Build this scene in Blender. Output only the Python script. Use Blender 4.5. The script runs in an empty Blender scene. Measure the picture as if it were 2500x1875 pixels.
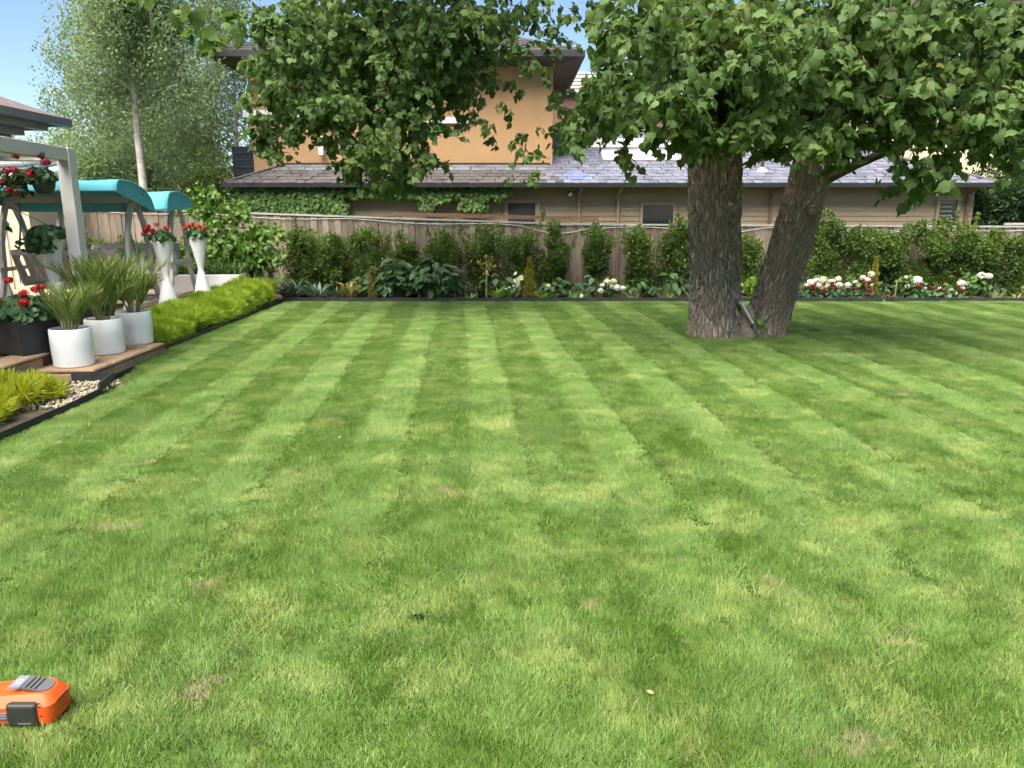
import bpy, math, random
import numpy as np
from mathutils import Vector, Matrix, noise as mnoise

R = math.radians
rng = np.random.default_rng(7)
random.seed(7)
scene = bpy.context.scene
COL = scene.collection

# ------------------------------------------------------------------ camera, sky, sun, exposure
cam_data = bpy.data.cameras.new('camera')
cam_data.sensor_width = 36.0
cam_data.lens = 26.64
cam_data.clip_start = 0.05
cam_data.clip_end = 3000.0
cam = bpy.data.objects.new('camera', cam_data)
cam.location = (0.0, 0.0, 1.75)
cam.rotation_euler = (R(90 - 12.85), 0.0, 0.0)
COL.objects.link(cam)
scene.camera = cam

SUN_ELEV, SUN_AZ = 60.0, -152.0          # azimuth measured from +Y (away from the camera), negative = to the left
world = bpy.data.worlds.new('World')
scene.world = world
world.use_nodes = True
wn = world.node_tree
for n in list(wn.nodes):
    wn.nodes.remove(n)
w_out = wn.nodes.new('ShaderNodeOutputWorld')
w_bg = wn.nodes.new('ShaderNodeBackground')
w_sky = wn.nodes.new('ShaderNodeTexSky')
w_sky.sky_type = 'NISHITA'
w_sky.sun_disc = False
w_sky.sun_elevation = R(SUN_ELEV)
w_sky.sun_rotation = R(SUN_AZ)
w_sky.altitude = 20
w_sky.air_density = 1.0
w_sky.dust_density = 0.25
w_sky.ozone_density = 3.0
w_bg.inputs['Strength'].default_value = 0.072
wn.links.new(w_sky.outputs['Color'], w_bg.inputs['Color'])
wn.links.new(w_bg.outputs['Background'], w_out.inputs['Surface'])

sun_data = bpy.data.lights.new('sun', 'SUN')
sun_data.energy = 5.0
sun_data.angle = R(55.0)
sun_data.color = (1.0, 0.95, 0.86)
sun = bpy.data.objects.new('sun', sun_data)
to_sun = Vector((math.sin(R(SUN_AZ)) * math.cos(R(SUN_ELEV)), math.cos(R(SUN_AZ)) * math.cos(R(SUN_ELEV)), math.sin(R(SUN_ELEV))))
sun.rotation_euler = to_sun.to_track_quat('Z', 'Y').to_euler()
sun.location = (-8, -10, 20)
COL.objects.link(sun)

scene.view_settings.view_transform = 'Standard'
scene.view_settings.look = 'None'
scene.view_settings.gamma = 1.0
scene.view_settings.use_curve_mapping = False
scene.view_settings.exposure = 1.45
scene.render.engine = 'CYCLES'
scene.cycles.max_bounces = 5
scene.cycles.diffuse_bounces = 3
scene.cycles.glossy_bounces = 2
scene.cycles.transmission_bounces = 2
scene.cycles.transparent_max_bounces = 4
scene.cycles.sample_clamp_indirect = 6.0
scene.cycles.caustics_reflective = False
scene.cycles.caustics_refractive = False
scene.cycles.use_adaptive_sampling = True
scene.cycles.adaptive_threshold = 0.05
scene.cycles.adaptive_min_samples = 12
try:
    scene.cycles.use_denoising = True
    scene.cycles.denoiser = 'OPENIMAGEDENOISE'
    scene.cycles.denoising_prefilter = 'ACCURATE'
except Exception:
    pass

# ------------------------------------------------------------------ helpers: materials
def new_mat(name):
    m = bpy.data.materials.new(name)
    m.use_nodes = True
    nt = m.node_tree
    for n in list(nt.nodes):
        nt.nodes.remove(n)
    out = nt.nodes.new('ShaderNodeOutputMaterial')
    b = nt.nodes.new('ShaderNodeBsdfPrincipled')
    nt.links.new(b.outputs[0], out.inputs['Surface'])
    return m, nt, b, out

def node(nt, kind, **inp):
    n = nt.nodes.new(kind)
    for k, v in inp.items():
        if k in n.inputs.keys():
            n.inputs[k].default_value = v
        else:
            setattr(n, k, v)
    return n

def mixc(nt, fac, a, b, blend='MIX'):
    n = nt.nodes.new('ShaderNodeMix')
    n.data_type = 'RGBA'
    n.blend_type = blend
    for sock, v in ((n.inputs[0], fac), (n.inputs[6], a), (n.inputs[7], b)):
        if isinstance(v, bpy.types.NodeSocket):
            nt.links.new(v, sock)
        elif isinstance(v, (int, float)):
            sock.default_value = v
        else:
            sock.default_value = (*v, 1.0)
    return n.outputs[2]

def mrange(nt, src, lo, hi, a=0.0, b=1.0):
    n = nt.nodes.new('ShaderNodeMapRange')
    n.clamp = True
    nt.links.new(src, n.inputs[0])
    n.inputs[1].default_value, n.inputs[2].default_value = lo, hi
    n.inputs[3].default_value, n.inputs[4].default_value = a, b
    return n.outputs[0]

def mathn(nt, op, a, b=None, c=None):
    n = nt.nodes.new('ShaderNodeMath')
    n.operation = op
    for i, v in enumerate((a, b, c)):
        if v is None:
            continue
        if isinstance(v, bpy.types.NodeSocket):
            nt.links.new(v, n.inputs[i])
        else:
            n.inputs[i].default_value = v
    return n.outputs[0]

def coords(nt, scale=(1, 1, 1), space='Object', world=False):
    mp = nt.nodes.new('ShaderNodeMapping')
    mp.inputs['Scale'].default_value = scale
    if world:
        g = nt.nodes.new('ShaderNodeNewGeometry')
        nt.links.new(g.outputs['Position'], mp.inputs[0])
    else:
        t = nt.nodes.new('ShaderNodeTexCoord')
        nt.links.new(t.outputs[space], mp.inputs[0])
    return mp.outputs[0]

def noise_out(nt, vec, scale, detail=4.0, rough=0.55):
    n = nt.nodes.new('ShaderNodeTexNoise')
    n.inputs['Scale'].default_value = scale
    n.inputs['Detail'].default_value = detail
    n.inputs['Roughness'].default_value = rough
    nt.links.new(vec, n.inputs['Vector'])
    return n.outputs['Fac']

def M(name, c, c2=None, rough=0.6, sc=5.0, stretch=(1, 1, 1), lo=0.35, hi=0.65, bump=0.0, bsc=40.0, orand=0.0, metal=0.0,
      spec=0.5, dirt=0.0, dirtc=(0.08, 0.065, 0.045), world=True, coat=0.0):
    """a solid material: two tones mixed by noise, optional dirt, relief and per-object brightness"""
    m, nt, b, out = new_mat(name)
    v = coords(nt, stretch, world=world)
    c2 = c2 or tuple(x * 0.8 for x in c)
    f = mrange(nt, noise_out(nt, v, sc, 5.0), lo, hi)
    col = mixc(nt, f, c, c2)
    if dirt:
        d = mrange(nt, noise_out(nt, v, sc * 0.37 + 1.1, 6.0, 0.7), 0.52, 0.75, 0.0, dirt)
        col = mixc(nt, d, col, dirtc)
    if orand:
        oi = nt.nodes.new('ShaderNodeObjectInfo')
        at = nt.nodes.new('ShaderNodeAttribute')
        at.attribute_name = 'tint'
        s = mathn(nt, 'FRACT', mathn(nt, 'ADD', oi.outputs['Random'], at.outputs['Fac']))
        k = mrange(nt, s, 0, 1, 1 - orand, 1 + orand)
        hsv = nt.nodes.new('ShaderNodeHueSaturation')
        nt.links.new(k, hsv.inputs['Value'])
        nt.links.new(col, hsv.inputs['Color'])
        col = hsv.outputs[0]
    nt.links.new(col, b.inputs['Base Color'])
    b.inputs['Roughness'].default_value = rough
    b.inputs['Metallic'].default_value = metal
    b.inputs['Specular IOR Level'].default_value = spec
    b.inputs['Coat Weight'].default_value = coat
    if bump:
        bn = nt.nodes.new('ShaderNodeBump')
        bn.inputs['Strength'].default_value = bump
        bn.inputs['Distance'].default_value = 0.01
        nt.links.new(noise_out(nt, v, bsc, 4.0, 0.6), bn.inputs['Height'])
        nt.links.new(bn.outputs[0], b.inputs['Normal'])
    return m

def LEAF(name, dark, mid, light, trans=0.35, rough=0.45, spec=0.35, pale=None, palefrac=0.06, patch=0.0):
    """foliage: each leaf's own 'tint' picks its green; light passes through the blade"""
    m, nt, b, out = new_mat(name)
    at = nt.nodes.new('ShaderNodeAttribute')
    at.attribute_name = 'tint'
    t = at.outputs['Fac']
    if patch:
        nz = noise_out(nt, coords(nt, world=True), patch, 2.0)
        t = mathn(nt, 'ADD', mathn(nt, 'MULTIPLY', t, 0.65), mrange(nt, nz, 0.3, 0.7, -0.05, 0.4))
    ramp = nt.nodes.new('ShaderNodeValToRGB')
    e = ramp.color_ramp.elements
    e[0].position, e[0].color = 0.0, (*dark, 1)
    e[1].position, e[1].color = 1.0 - palefrac, (*light, 1)
    k = e.new(0.5); k.color = (*mid, 1)
    if pale:
        k = e.new(1.0); k.color = (*pale, 1)
    nt.links.new(t, ramp.inputs[0])
    nt.links.new(ramp.outputs[0], b.inputs['Base Color'])
    b.inputs['Roughness'].default_value = rough
    b.inputs['Specular IOR Level'].default_value = spec
    tr = nt.nodes.new('ShaderNodeBsdfTranslucent')
    hs = nt.nodes.new('ShaderNodeHueSaturation')
    hs.inputs['Hue'].default_value = 0.485
    hs.inputs['Saturation'].default_value = 1.1
    hs.inputs['Value'].default_value = 1.5
    nt.links.new(ramp.outputs[0], hs.inputs['Color'])
    nt.links.new(hs.outputs[0], tr.inputs['Color'])
    ms = nt.nodes.new('ShaderNodeMixShader')
    ms.inputs[0].default_value = trans
    nt.links.new(b.outputs[0], ms.inputs[1])
    nt.links.new(tr.outputs[0], ms.inputs[2])
    nt.links.new(ms.outputs[0], out.inputs['Surface'])
    return m

# ------------------------------------------------------------------ helpers: objects
ORG = {}

def props(o, label=None, cat=None, group=None, kind=None):
    if label: o['label'] = label
    if cat: o['category'] = cat
    if group: o['group'] = group
    if kind: o['kind'] = kind
    return o

def thing(name, label, cat, loc=(0, 0, 0), group=None):
    o = bpy.data.objects.new(name, None)
    o.empty_display_size = 0.1
    o.location = loc
    COL.objects.link(o)
    ORG[o.name] = Vector(loc)
    return props(o, label, cat, group)

def mesh_np(name, V, F, smooth=False, tint=None, uv=None):
    """F: list of index tuples, or an (n,k) array"""
    me = bpy.data.meshes.new(name)
    V = np.asarray(V, np.float32).reshape(-1, 3)
    if isinstance(F, np.ndarray):
        n, k = F.shape
        me.vertices.add(len(V)); me.vertices.foreach_set('co', V.ravel())
        me.loops.add(n * k); me.loops.foreach_set('vertex_index', F.astype(np.int32).ravel())
        me.polygons.add(n)
        me.polygons.foreach_set('loop_start', np.arange(0, n * k, k, dtype=np.int32))
        try:
            me.polygons.foreach_set('loop_total', np.full(n, k, np.int32))
        except Exception:
            pass
        me.update(calc_edges=True)
    else:
        me.from_pydata(V.tolist(), [], [tuple(f) for f in F])
        me.update()
    if tint is not None:
        a = me.attributes.new('tint', 'FLOAT', 'POINT')
        a.data.foreach_set('value', np.asarray(tint, np.float32))
    if uv is not None:
        l = me.uv_layers.new(name='UVMap')
        idx = np.zeros(len(me.loops), np.int32)
        me.loops.foreach_get('vertex_index', idx)
        l.data.foreach_set('uv', np.asarray(uv, np.float32)[idx].ravel())
    if smooth:
        me.shade_smooth()
    return me

def link(name, me, mat=None, parent=None, loc=None, rot=None):
    o = bpy.data.objects.new(name, me)
    if mat is not None and not me.materials:
        me.materials.append(mat)
    COL.objects.link(o)
    if parent is not None:
        o.parent = parent
        po = ORG.get(parent.name, Vector((0, 0, 0)))
    else:
        po = Vector((0, 0, 0))
    if loc is not None:
        o.location = Vector(loc) - po
        ORG[o.name] = Vector(loc)
    else:
        ORG[o.name] = po.copy()
    if rot is not None:
        o.rotation_euler = rot
    return o

def part(name, V, F, mat, parent=None, smooth=False, tint=None, uv=None):
    """mesh given in world coordinates, stored relative to its parent's base"""
    V = np.asarray(V, np.float64).reshape(-1, 3)
    if parent is not None:
        V = V - np.array(ORG[parent.name])
    return link(name, mesh_np(name, V, F, smooth, tint, uv), mat, parent)

class MB:
    """collects boxes, bars, lathes and sheets into one mesh (world coordinates)"""
    def __init__(s): s.v, s.f = [], []
    def add(s, V, F):
        n = len(s.v)
        s.v += [tuple(map(float, p)) for p in V]
        s.f += [tuple(int(i) + n for i in f) for f in F]
        return s
    def box(s, x0, x1, y0, y1, z0, z1, b=0.0):
        if b <= 0:
            V = [(x, y, z) for z in (z0, z1) for y in (y0, y1) for x in (x0, x1)]
            return s.add(V, [(0, 2, 3, 1), (4, 5, 7, 6), (0, 1, 5, 4), (2, 6, 7, 3), (0, 4, 6, 2), (1, 3, 7, 5)])
        def ring(d, z):
            return [(x0 + d, y0 + b + d * 0, z)] if False else [
                (x0 + b + d, y0 + d, z), (x1 - b - d, y0 + d, z), (x1 - d, y0 + b + d, z), (x1 - d, y1 - b - d, z),
                (x1 - b - d, y1 - d, z), (x0 + b + d, y1 - d, z), (x0 + d, y1 - b - d, z), (x0 + d, y0 + b + d, z)]
        rings = [ring(b * .6, z0), ring(0, z0 + b), ring(0, z1 - b), ring(b * .6, z1)]
        V = [p for r in rings for p in r]
        F = [tuple(range(7, -1, -1)), tuple(range(24, 32))]
        for k in range(3):
            for i in range(8):
                j = (i + 1) % 8
                F.append((k * 8 + i, k * 8 + j, k * 8 + 8 + j, k * 8 + 8 + i))
        return s.add(V, F)
    def bar(s, p, q, w, h, up=(0, 0, 1)):
        p, q = Vector(p), Vector(q)
        d = (q - p).normalized(); u = Vector(up)
        side = d.cross(u)
        if side.length < 1e-4: side = d.cross(Vector((0, 1, 0)))
        side.normalize(); u = side.cross(d).normalized()
        V = [a + side * (sx * w / 2) + u * (sz * h / 2) for a in (p, q) for sx, sz in ((-1, -1), (1, -1), (1, 1), (-1, 1))]
        return s.add(V, [(0, 3, 2, 1), (4, 5, 6, 7), (0, 1, 5, 4), (1, 2, 6, 5), (2, 3, 7, 6), (3, 0, 4, 7)])
    def strip(s, pts, w, h, up=(1, 0, 0)):
        """rectangular section w (along up) by h swept through points"""
        pts = [Vector(p) for p in pts]; u = Vector(up).normalized(); V, F = [], []
        for i, p in enumerate(pts):
            d = (pts[min(i + 1, len(pts) - 1)] - pts[max(i - 1, 0)]).normalized()
            n = d.cross(u).normalized()
            V += [p + u * (a * w / 2) + n * (c * h / 2) for a, c in ((-1, -1), (1, -1), (1, 1), (-1, 1))]
        for i in range(len(pts) - 1):
            for k in range(4):
                j = (k + 1) % 4
                F.append((i * 4 + k, i * 4 + j, i * 4 + 4 + j, i * 4 + 4 + k))
        m = len(pts) * 4
        F += [(3, 2, 1, 0), (m - 4, m - 3, m - 2, m - 1)]
        return s.add(V, F)
    def tube(s, pts, rad, n=8, cap=True):
        pts = [Vector(p) for p in pts]
        rad = rad if isinstance(rad, (list, tuple)) else [rad] * len(pts)
        V, F = [], []
        ref = Vector((0, 0, 1))
        d0 = (pts[-1] - pts[0]).normalized()
        if abs(d0.z) > 0.8: ref = Vector((0, 1, 0))
        for i, p in enumerate(pts):
            d = (pts[min(i + 1, len(pts) - 1)] - pts[max(i - 1, 0)]).normalized()
            a = d.cross(ref).normalized(); b = a.cross(d)
            V += [p + (a * math.cos(t) + b * math.sin(t)) * rad[i] for t in [2 * math.pi * k / n for k in range(n)]]
        for i in range(len(pts) - 1):
            for k in range(n):
                j = (k + 1) % n
                F.append((i * n + k, i * n + n + k, i * n + n + j, i * n + j))
        if cap:
            F += [tuple(range(n)), tuple(range(len(V) - 1, len(V) - n - 1, -1))]
        return s.add(V, F)
    def lathe(s, c, prof, n=32, cap=True):
        V, F = [], []
        for r, z in prof:
            V += [(c[0] + r * math.cos(2 * math.pi * k / n), c[1] + r * math.sin(2 * math.pi * k / n), c[2] + z) for k in range(n)]
        for i in range(len(prof) - 1):
            for k in range(n):
                j = (k + 1) % n
                F.append((i * n + k, i * n + j, i * n + n + j, i * n + n + k))
        if cap:
            F.append(tuple(range(n - 1, -1, -1)))
            F.append(tuple(range(len(V) - n, len(V))))
        return s.add(V, F)
    def build(s, name, mat, parent=None, smooth=False, bevel=0.0):
        o = part(name, s.v, s.f, mat, parent, False)
        if bevel:
            bv = o.modifiers.new('bevel', 'BEVEL'); bv.width = bevel; bv.segments = 2; bv.limit_method = 'ANGLE'
        if smooth:
            o.data.shade_smooth()
            try:
                o.data.set_sharp_from_angle(angle=R(40))
            except Exception:
                pass
        return o

# ------------------------------------------------------------------ helpers: leaves
def T_leaf(w=0.42, fold=0.10, droop=0.12):
    """ovate pointed blade, length 1 along +y, folded on the midrib"""
    V = [(0, 0, 0), (-w * .75, .22, fold), (-w, .5, fold * .8 - droop * .3), (-w * .55, .78, fold * .4 - droop * .6), (0, 1, -droop),
         (w * .55, .78, fold * .4 - droop * .6), (w, .5, fold * .8 - droop * .3), (w * .75, .22, fold), (0, .5, -droop * .2)]
    F = [(0, 8, 1), (1, 8, 2), (2, 8, 3), (3, 8, 4), (8, 0, 7), (8, 7, 6), (8, 6, 5), (8, 5, 4)]
    return np.array(V), np.array(F)

def T_lobed():
    """broad leaf with a heart base, two shoulders and a pointed tip"""
    V = [(0, 0, 0), (-.27, -.09, -.03), (-.56, .16, -.12), (-.46, .36, -.08), (-.40, .62, -.16), (-.14, .78, -.16), (0, 1.12, -.36),
         (.15, .76, -.16), (.43, .58, -.17), (.44, .36, -.07), (.53, .14, -.13), (.26, -.09, -.02), (0, .42, .04)]
    F = [(0, 12, 1), (1, 12, 2), (2, 12, 3), (3, 12, 4), (4, 12, 5), (5, 12, 6), (12, 0, 11), (12, 11, 10), (12, 10, 9), (12, 9, 8), (12, 8, 7), (12, 7, 6)]
    return np.array(V), np.array(F)

def T_small(w=0.3, fold=0.08):
    V = [(0, 0, 0), (-w, .5, fold), (0, 1, -.05), (w, .5, fold), (0, .5, -.02)]
    return np.array(V), np.array([(0, 4, 1), (1, 4, 2), (4, 0, 3), (4, 3, 2)])

def T_diamond(w=0.3, fold=.06):
    V = [(0, 0, 0), (-w, .5, fold), (0, 1, 0), (w, .5, fold)]
    return np.array(V), np.array([(0, 2, 1), (0, 3, 2)])

def T_round(n=7):
    V = [(0, 0, -.08)]
    for k in range(n):
        a = 2 * math.pi * k / n + .3
        rr = .5 * (1 + .07 * (-1) ** k)
        V.append((rr * math.cos(a), rr * math.sin(a), .04 * (-1) ** k))
    F = [(0, 1 + k, 1 + (k + 1) % n) for k in range(n)]
    return np.array(V), np.array(F)

def T_blade(w=0.05, bend=0.25):
    V = [(-w, 0, 0), (w, 0, 0), (-w * .8, .5, bend * .25), (w * .8, .5, bend * .25), (0, 1, bend)]
    return np.array(V), np.array([(0, 1, 2), (1, 3, 2), (2, 3, 4)])

def unit(a):
    return a / np.maximum(np.linalg.norm(a, axis=-1, keepdims=True), 1e-9)

def cloud_arrays(tmpl, P, A, N, S, tint=None):
    TV, TF = tmpl
    P = np.asarray(P, float); n = len(P)
    a = unit(np.asarray(A, float))
    b = unit(np.cross(np.asarray(N, float), a) + 1e-6)
    c = np.cross(a, b)
    S = np.asarray(S, float).reshape(-1, 1, 1) if np.ndim(S) else np.full((n, 1, 1), S)
    V = P[:, None, :] + S * (TV[None, :, 0:1] * b[:, None, :] + TV[None, :, 1:2] * a[:, None, :] - TV[None, :, 2:3] * c[:, None, :] * -1)
    F = (TF[None] + (np.arange(n) * len(TV))[:, None, None]).reshape(-1, 3)
    tint = rng.random(n) if tint is None else np.asarray(tint)
    return V.reshape(-1, 3), F, np.repeat(tint, len(TV))

def cloud(name, tmpl, P, A, N, S, mat, parent, tint=None, smooth=False):
    V, F, t = cloud_arrays(tmpl, P, A, N, S, tint)
    return part(name, V, F, mat, parent, smooth, t)

def merge(*sets):
    V, F, T, k = [], [], [], 0
    for v, f, t in sets:
        V.append(v); F.append(f + k); T.append(t); k += len(v)
    return np.concatenate(V), np.concatenate(F), np.concatenate(T)

def rdir(n, up=0.0):
    d = rng.normal(size=(n, 3)); d[:, 2] += up
    return unit(d)

def straps(base, n, length, width, spread=0.05, lean=(0.1, 0.9), droop=0.6, segs=5, az=None, fold=0.25):
    """arching strap leaves from a base: ribbons with a centre fold"""
    V, F, T = [], [], []
    for i in range(n):
        a = rng.random() * 2 * math.pi if az is None else az + rng.normal() * .5
        L = length * (0.7 + 0.5 * rng.random()); w = width * (0.8 + .4 * rng.random())
        th = lean[0] + (lean[1] - lean[0]) * rng.random()
        h = np.array([math.cos(a), math.sin(a), 0]); side = np.array([-math.sin(a), math.cos(a), 0])
        p = np.array(base, float) + h * spread * rng.random() + side * rng.normal() * spread * .4
        k0 = len(V); tt = rng.random()
        for sgi in range(segs + 1):
            u = sgi / segs
            ang = th + droop * u * u * 1.6
            d = h * math.sin(ang) + np.array([0, 0, math.cos(ang)])
            nrm = h * -math.cos(ang) + np.array([0, 0, math.sin(ang)])
            if sgi: p = p + d * L / segs
            ww = w * (min(1, .45 + u * 2.2)) * (1 - max(0, u - .55) / .45) ** .8 * .5 + .0006
            V += [p - side * ww + nrm * ww * fold, p, p + side * ww + nrm * ww * fold]; T += [tt] * 3
            if sgi:
                q = k0 + (sgi - 1) * 3
                for e in (0, 1):
                    F += [(q + e, q + e + 1, q + e + 4), (q + e, q + e + 4, q + e + 3)]
    return np.array(V), np.array(F), np.array(T)

# ------------------------------------------------------------------ materials
MAT = {}
MAT['soil'] = M('soil', (0.05, 0.035, 0.022), (0.09, 0.065, 0.04), rough=0.95, sc=9, bump=0.8, bsc=30)
MAT['far_ground'] = M('far_ground', (0.07, 0.09, 0.03), (0.10, 0.11, 0.05), rough=0.95, sc=0.6)
MAT['turf'] = M('turf', (0.026, 0.050, 0.008), (0.045, 0.070, 0.015), spec=0.0, rough=1.0, sc=6, bump=0.5, bsc=60)
MAT['edging'] = M('edging', (0.018, 0.019, 0.018), (0.035, 0.035, 0.032), rough=0.55, sc=6, bump=.1)
MAT['sandstone'] = M('sandstone', (0.42, 0.27, 0.16), (0.30, 0.19, 0.11), rough=0.8, sc=3.5, bump=.25, bsc=50, orand=.16, dirt=.5, dirtc=(.13, .10, .075))
MAT['grout'] = M('grout', (0.16, 0.12, 0.085), rough=.95, sc=12)
MAT['paling'] = M('paling', (0.245, 0.19, 0.140), (0.165, 0.13, 0.098), rough=.85, sc=3.0, stretch=(9, 9, .9), bump=.35, bsc=9, orand=.34, dirt=.45, dirtc=(.17, .155, .13))
MAT['cap_rail'] = M('cap_rail', (0.42, 0.40, 0.36), (0.27, 0.25, 0.22), rough=.85, sc=6, stretch=(.5, 6, 6), bump=.3)
MAT['brown_timber'] = M('brown_timber', (0.19, 0.10, 0.06), (0.13, 0.075, 0.05), rough=.8, sc=5, stretch=(.6, 5, 5))
MAT['cord'] = M('cord', (0.50, 0.46, 0.39), rough=.7)
MAT['board'] = M('board', (0.295, 0.218, 0.135), (0.26, 0.19, 0.117), rough=.7, sc=2.0, stretch=(.6, 3, 3), orand=.05, dirt=.25, dirtc=(.14, .12, .09))
MAT['board_trim'] = M('board_trim', (0.285, 0.208, 0.128), (0.245, 0.18, 0.11), rough=.65, sc=3)
MAT['render_wall'] = M('render_wall', (0.42, 0.245, 0.112), (0.35, 0.20, 0.095), rough=.9, sc=1.3, lo=.3, hi=.7, bump=.5, bsc=60, dirt=.35, dirtc=(.32, .20, .11))
MAT['fascia'] = M('fascia', (0.020, 0.018, 0.018), (0.032, 0.028, 0.027), rough=.5, sc=3)
MAT['soffit'] = M('soffit', (0.06, 0.048, 0.042), (0.045, 0.037, 0.034), rough=.8, sc=3)
MAT['roof_deck'] = M('roof_deck', (0.05, 0.047, 0.05), rough=.9)
MAT['slate'] = M('slate', (0.125, 0.125, 0.155), (0.175, 0.172, 0.205), rough=.42, sc=1.6, lo=.3, hi=.7, bump=.25, bsc=60, orand=.22, spec=.6, dirt=.4, dirtc=(.20, .155, .12))
MAT['slate_dark'] = M('slate_dark', (0.048, 0.044, 0.042), (0.072, 0.065, 0.061), rough=.7, sc=1.6, lo=.3, hi=.7, bump=.25, bsc=60, orand=.2, dirt=.4, dirtc=(.17, .145, .12))
MAT['slate_blue'] = M('slate_blue', (0.13, 0.16, 0.28), (0.16, 0.18, 0.28), rough=.42, sc=3, bump=.2, orand=.18)  # bluish tint stands in for a patch of lens glare on the slates
MAT['lead'] = M('lead', (0.45, 0.36, 0.24), (0.33, 0.27, 0.19), rough=.7, sc=7)
MAT['gutter_dark'] = M('gutter_dark', (0.028, 0.028, 0.03), (0.045, 0.042, 0.042), rough=.45, sc=4)
MAT['white_trim'] = M('white_trim', (0.72, 0.71, 0.68), (0.66, 0.65, 0.61), rough=.5, sc=5)
MAT['dome'] = M('dome', (0.46, 0.44, 0.44), (0.42, 0.40, 0.40), rough=.25, sc=3)
MAT['cream'] = M('cream', (0.66, 0.52, 0.33), (0.60, 0.47, 0.30), rough=.85, sc=.8)
MAT['dark_screen'] = M('dark_screen', (0.02, 0.024, 0.024), rough=.6)
m, nt, b, out = new_mat('window_glass')
b.inputs['Base Color'].default_value = (.014, .018, .02, 1); b.inputs['Roughness'].default_value = .08
MAT['window_glass'] = m
MAT['slat_blind'] = M('slat_blind', (.20, .20, .19), rough=.6)
MAT['lamp_white'] = M('lamp_white', (.75, .75, .72), rough=.4)
MAT['pergola'] = M('pergola', (0.58, 0.54, 0.50), (0.54, 0.50, 0.465), rough=.5, sc=2)
MAT['grey_paint'] = M('grey_paint', (0.17, 0.175, 0.185), (0.14, 0.145, 0.155), rough=.5, sc=2)
MAT['roof_shingle'] = M('roof_shingle', (0.17, 0.125, 0.115), (0.12, 0.095, 0.09), rough=.85, sc=8)
MAT['shed_wall'] = M('shed_wall', (0.58, 0.49, 0.35), (0.53, 0.45, 0.32), rough=.7, sc=2)
MAT['white_gloss'] = M('white_gloss', (0.80, 0.785, 0.765), (0.75, 0.735, 0.71), rough=.33, sc=3, dirt=.22, dirtc=(.52, .46, .38))
MAT['black_pot'] = M('black_pot', (0.016, 0.016, 0.018), (0.028, 0.027, 0.028), rough=.5, sc=8, bump=.08)
MAT['potting'] = M('potting', (0.03, 0.022, 0.015), rough=.95, sc=40, bump=.6)
MAT['swing_wood'] = M('swing_wood', (0.47, 0.42, 0.375), (0.41, 0.365, 0.325), rough=.6, sc=4, orand=.08)
MAT['canvas'] = M('canvas', (0.085, 0.38, 0.44), (0.07, 0.33, 0.39), rough=.75, sc=2.2, stretch=(.5, 2, 2), lo=.25, hi=.75, bump=.12, bsc=8)
MAT['rope'] = M('rope', (0.09, 0.30, 0.36), rough=.8)
MAT['chain'] = M('chain', (.10, .10, .10), rough=.4, metal=.8)
MAT['pebble'] = M('pebble', (.46, .39, .28), (.30, .25, .17), rough=.7, sc=25, orand=.25)
MAT['orange'] = M('orange', (0.62, 0.085, 0.010), (0.56, 0.075, 0.010), rough=.48, sc=6, dirt=.35, dirtc=(.30, .075, .02), spec=.35)
MAT['black_plastic'] = M('black_plastic', (0.018, 0.018, 0.016), (.03, .028, .022), rough=.5, sc=14)
MAT['grey_plastic'] = M('grey_plastic', (0.085, 0.082, 0.085), (.11, .105, .105), rough=.36, sc=9)
MAT['pale_plastic'] = M('pale_plastic', (0.20, 0.195, 0.225), rough=.35)
MAT['slot'] = M('slot', (.004, .004, .004), rough=.8)
MAT['steel'] = M('steel', (.42, .43, .44), (.3, .31, .32), rough=.3, metal=.9, sc=8)
MAT['stem'] = M('stem', (.10, .075, .05), (.06, .05, .03), rough=.85, sc=12)
MAT['green_stem'] = M('green_stem', (.10, .15, .05), (.14, .16, .06), rough=.7, sc=12)
MAT['stake'] = M('stake', (.40, .33, .22), rough=.8)
MAT['bark_scar'] = M('bark_scar', (.26, .21, .16), (.16, .125, .095), rough=.9, sc=22, bump=.5)
MAT['birch_bark'] = M('birch_bark', (.60, .54, .46), (.40, .35, .29), rough=.8, sc=3, stretch=(2, 2, 5), dirt=.4, dirtc=(.2, .17, .13))
MAT['far_roof'] = M('far_roof', (.30, .27, .26), rough=.7, sc=2)
MAT['dry_leaf'] = M('dry_leaf', (.34, .24, .12), (.24, .16, .08), rough=.7, sc=30)
MAT['red_petal'] = LEAF('red_petal', (.30, .008, .014), (.44, .014, .018), (.58, .035, .035), trans=.15, rough=.6)
MAT['dark_red_petal'] = LEAF('dark_red_petal', (.15, .005, .012), (.23, .009, .018), (.36, .022, .03), trans=.15, rough=.6)
MAT['pink_petal'] = LEAF('pink_petal', (.55, .14, .20), (.70, .24, .30), (.78, .36, .40), trans=.15, rough=.6)
MAT['white_petal'] = LEAF('white_petal', (.66, .62, .48), (.76, .74, .64), (.82, .81, .76), trans=.2, rough=.7)
MAT['cream_petal'] = LEAF('cream_petal', (.66, .58, .30), (.74, .68, .42), (.80, .77, .60), trans=.2, rough=.7)
MAT['tree_leaf'] = LEAF('tree_leaf', (.034, .074, .018), (.080, .142, .034), (.180, .250, .066), trans=.40, rough=.55, spec=.25, pale=(.36, .34, .07), palefrac=.04, patch=1.1)
MAT['ivy_leaf'] = LEAF('ivy_leaf', (.035, .075, .018), (.07, .125, .03), (.14, .21, .055), trans=.25, rough=.6, spec=.2)
MAT['shrub_leaf'] = LEAF('shrub_leaf', (.048, .085, .018), (.082, .135, .027), (.18, .25, .05), trans=.30, pale=(.42, .44, .18), palefrac=.05, patch=2.0)
MAT['dark_leaf'] = LEAF('dark_leaf', (.018, .035, .012), (.03, .06, .018), (.06, .095, .03), trans=.2)
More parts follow.
